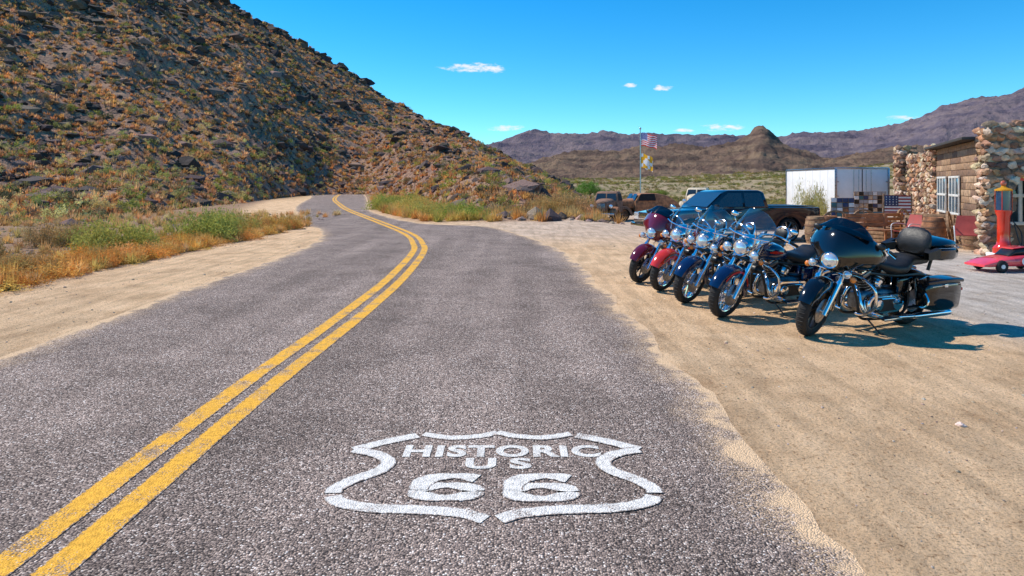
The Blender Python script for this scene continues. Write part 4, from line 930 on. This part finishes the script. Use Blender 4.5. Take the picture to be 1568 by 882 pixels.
for s_ in(-1,1):
    mb.lathe((-.02,s_*.325,.22),(0,s_,0),[(0,.004),(.08,.004)],skin_w,18)
mb.done('body',E); mb=MB()
for x in(.45,-.45):
    for y in(-.3,.3): wheel(mb,(x,y,.12),.12,.09,rubber,skin_w,'disc',n=20)
mb.done('wheels',E)
# ------------------------------------------------------------------ yard clutter
P=[];
for u in np.linspace(0,1,130):
    for k in range(4):
        P.append((9.9+4.2*u+rng.normal(0,.12),22.6+1.2*u+rng.normal(0,.15),-.2+.2*k*rng.uniform(.7,1.1)))
scatter('low_stone_wall',rocks,np.array(P),np.stack([rng.uniform(.12,.22,len(P)),rng.uniform(.12,.2,len(P)),rng.uniform(.09,.15,len(P))],1),jit(SC,len(P)),stonem)
def bench(x,y,a,m1):
    e=empty('wooden_bench',mw=Matrix.Translation(gl(x,y))@Matrix.Rotation(a,4,'Z')); mb=MB()
    for k in range(4): mb.rbox((0,-.18+.12*k,.45),(1.4,.1,.035),.008,m1)
    for k in range(3): mb.rbox((0,.24+.02*k,.6+.14*k),(1.4,.03,.11),.008,m1)
    for x_ in(-.6,.6):
        for y_ in(-.18,.2): mb.rbox((x_,y_,.22),(.06,.06,.44),.006,m1)
        mb.rbox((x_,.25,.68),(.06,.04,.5),.006,m1)
    mb.done('slats',e)
def barrel(x,y,m1):
    e=empty('barrel',gl(x,y)); mb=MB(); mb.lathe((0,0,0),(0,0,1),[(0,0),(.25,0),(.30,.2),(.32,.43),(.30,.66),(.25,.86),(.23,.84),(0,.84)],m1,22)
    for z,r in((.12,.285),(.3,.316),(.56,.316),(.74,.285)): mb.lathe((0,0,z),(0,0,1),[(r,0),(r+.008,.0),(r+.008,.04),(r,.04)],rust2,22)
    mb.done('staves',e)
def wagonwheel(x,y,a):
    e=empty('wagon_wheel',mw=Matrix.Translation(gl(x,y)+Vector((0,0,.52)))@Matrix.Rotation(a,4,'Z')@Matrix.Rotation(R_(-8),4,'X')); mb=MB()
    mb.lathe((0,0,0),(0,1,0),[(.46,-.03),(.52,-.03),(.52,.03),(.46,.03)],wood,30,True); mb.cyl((0,-.08,0),(0,.08,0),.07,.07,wood,14)
    for k in range(12): q=k*math.pi/6; mb.cyl((.06*math.cos(q),0,.06*math.sin(q)),(.47*math.cos(q),0,.47*math.sin(q)),.018,.015,wood,6)
    mb.done('spokes_and_rim',e)
def board(name,x,y,z,w,h,a,cols,nx_,nz_,legs=True):
    e=empty(name,mw=Matrix.Translation(gl(x,y))@Matrix.Rotation(a,4,'Z')); mb=MB(); mb.rbox((0,0,z),(w,.04,h),.006,wood)
    for i in range(nx_):
        for j in range(nz_): mb.rbox((-w/2+(i+.5)*w/nx_,-.03,z-h/2+(j+.5)*h/nz_),(w/nx_*.9,.012,h/nz_*.84),.003,cols[rng.integers(0,len(cols))])
    if legs:
        for q in(-w/2+.05,w/2-.05): mb.rbox((q,.03,z/2),(.06,.06,z),.006,wood)
    mb.done('panel',e)
teal=mat('teal_enamel',(.05,.16,.18),.5); oran=mat('orange_enamel',(.50,.19,.06),.5); navy=mat('navy_enamel',(.03,.05,.13),.5); grym=mat('grey_tin',(.35,.35,.36),.5); dred=mat('faded_red',(.38,.06,.05),.6)
board('license_plate_board',13.9,26.5,1.15,1.3,.95,R_(4),[skin_w,navy,grym,teal,grym,dchrome,satin],7,6)
board('souvenir_board',12.2,25.2,1.05,.8,.7,R_(-12),[grym,navy,teal,rust,skin_w],4,4)
E=empty('flag_banner',mw=Matrix.Translation(gl(13.95,24.7))@Matrix.Rotation(R_(-15),4,'Z')); mb=MB()
for j in range(13):
    mb.rbox((0,0,.78+.058*j),(.85,.02,.058),.0,dred if j%2==0 else skin_w)
mb.rbox((-.2,-.016,1.30),(.45,.014,.38),.002,navy)
for i in range(4):
    for j in range(4): mb.rbox((-.37+.11*i,-.026,1.17+.09*j),(.03,.006,.03),0,skin_w)
for x in(-.45,.45): mb.rbox((x,.02,.78),(.05,.05,1.56),.006,wood)
mb.done('banner',E)
bench(13.0,21.3,R_(-60),wood); bench(12.3,22.2,R_(10),oran); bench(11.0,21.0,R_(0),rust)
for x,y,m1 in[(12.6,18.6,wood),(12.1,19.6,rust),(13.3,22.6,wood),(11.6,23.3,teal),(14.4,23.5,rust),(9.6,21.6,wood),(10.2,22.0,rust)]: barrel(x,y,m1)
for x,y,a in[(13.1,20.4,.9),(12.2,23.6,.1),(10.6,22.3,-.1),(13.9,24.2,.6)]: wagonwheel(x,y,a)
def chair(x,y,a,m1):
    e=empty('metal_lawn_chair',mw=Matrix.Translation(gl(x,y))@Matrix.Rotation(a,4,'Z')); mb=MB()
    mb.loft([[(-.25,-.25,.42),(.25,-.25,.42),(.25,-.25,.44),(-.25,-.25,.44)],[(-.25,.2,.38),(.25,.2,.38),(.25,.2,.40),(-.25,.2,.40)],[(-.26,.32,.6),(.26,.32,.6),(.26,.34,.6),(-.26,.34,.6)],[(-.2,.4,.92),(.2,.4,.92),(.2,.42,.92),(-.2,.42,.92)]],m1)
    for s_ in(-1,1): mb.tube([(s_*.27,.3,.62),(s_*.3,-.22,.64),(s_*.28,-.27,.3),(s_*.28,-.25,.02),(s_*.28,.3,.02)],.014,skin_w,6)
    mb.done('seat_and_frame',e)
chair(12.0,18.0,R_(-30),dred); chair(11.9,20.6,R_(-70),dred); chair(12.9,23.9,R_(-10),teal)
for x,y in[(11.3,19.2),(12.5,20.2),(13.6,21.9),(11.9,22.0)]:
    e=empty('wooden_crate',mw=Matrix.Translation(gl(x,y))@Matrix.Rotation(rng.uniform(0,1),4,'Z')); mb=MB()
    for k in range(4):
        for s_ in(-1,1): mb.rbox((0,s_*.25,.08+.12*k),(.56,.02,.1),.004,wood); mb.rbox((s_*.27,0,.08+.12*k),(.02,.5,.1),.004,wood)
    mb.rbox((0,0,.03),(.5,.46,.02),.003,wood); mb.rbox((0,0,.38),(.44,.4,.12),.04,rust if x>12 else oran); mb.done('slats',e)
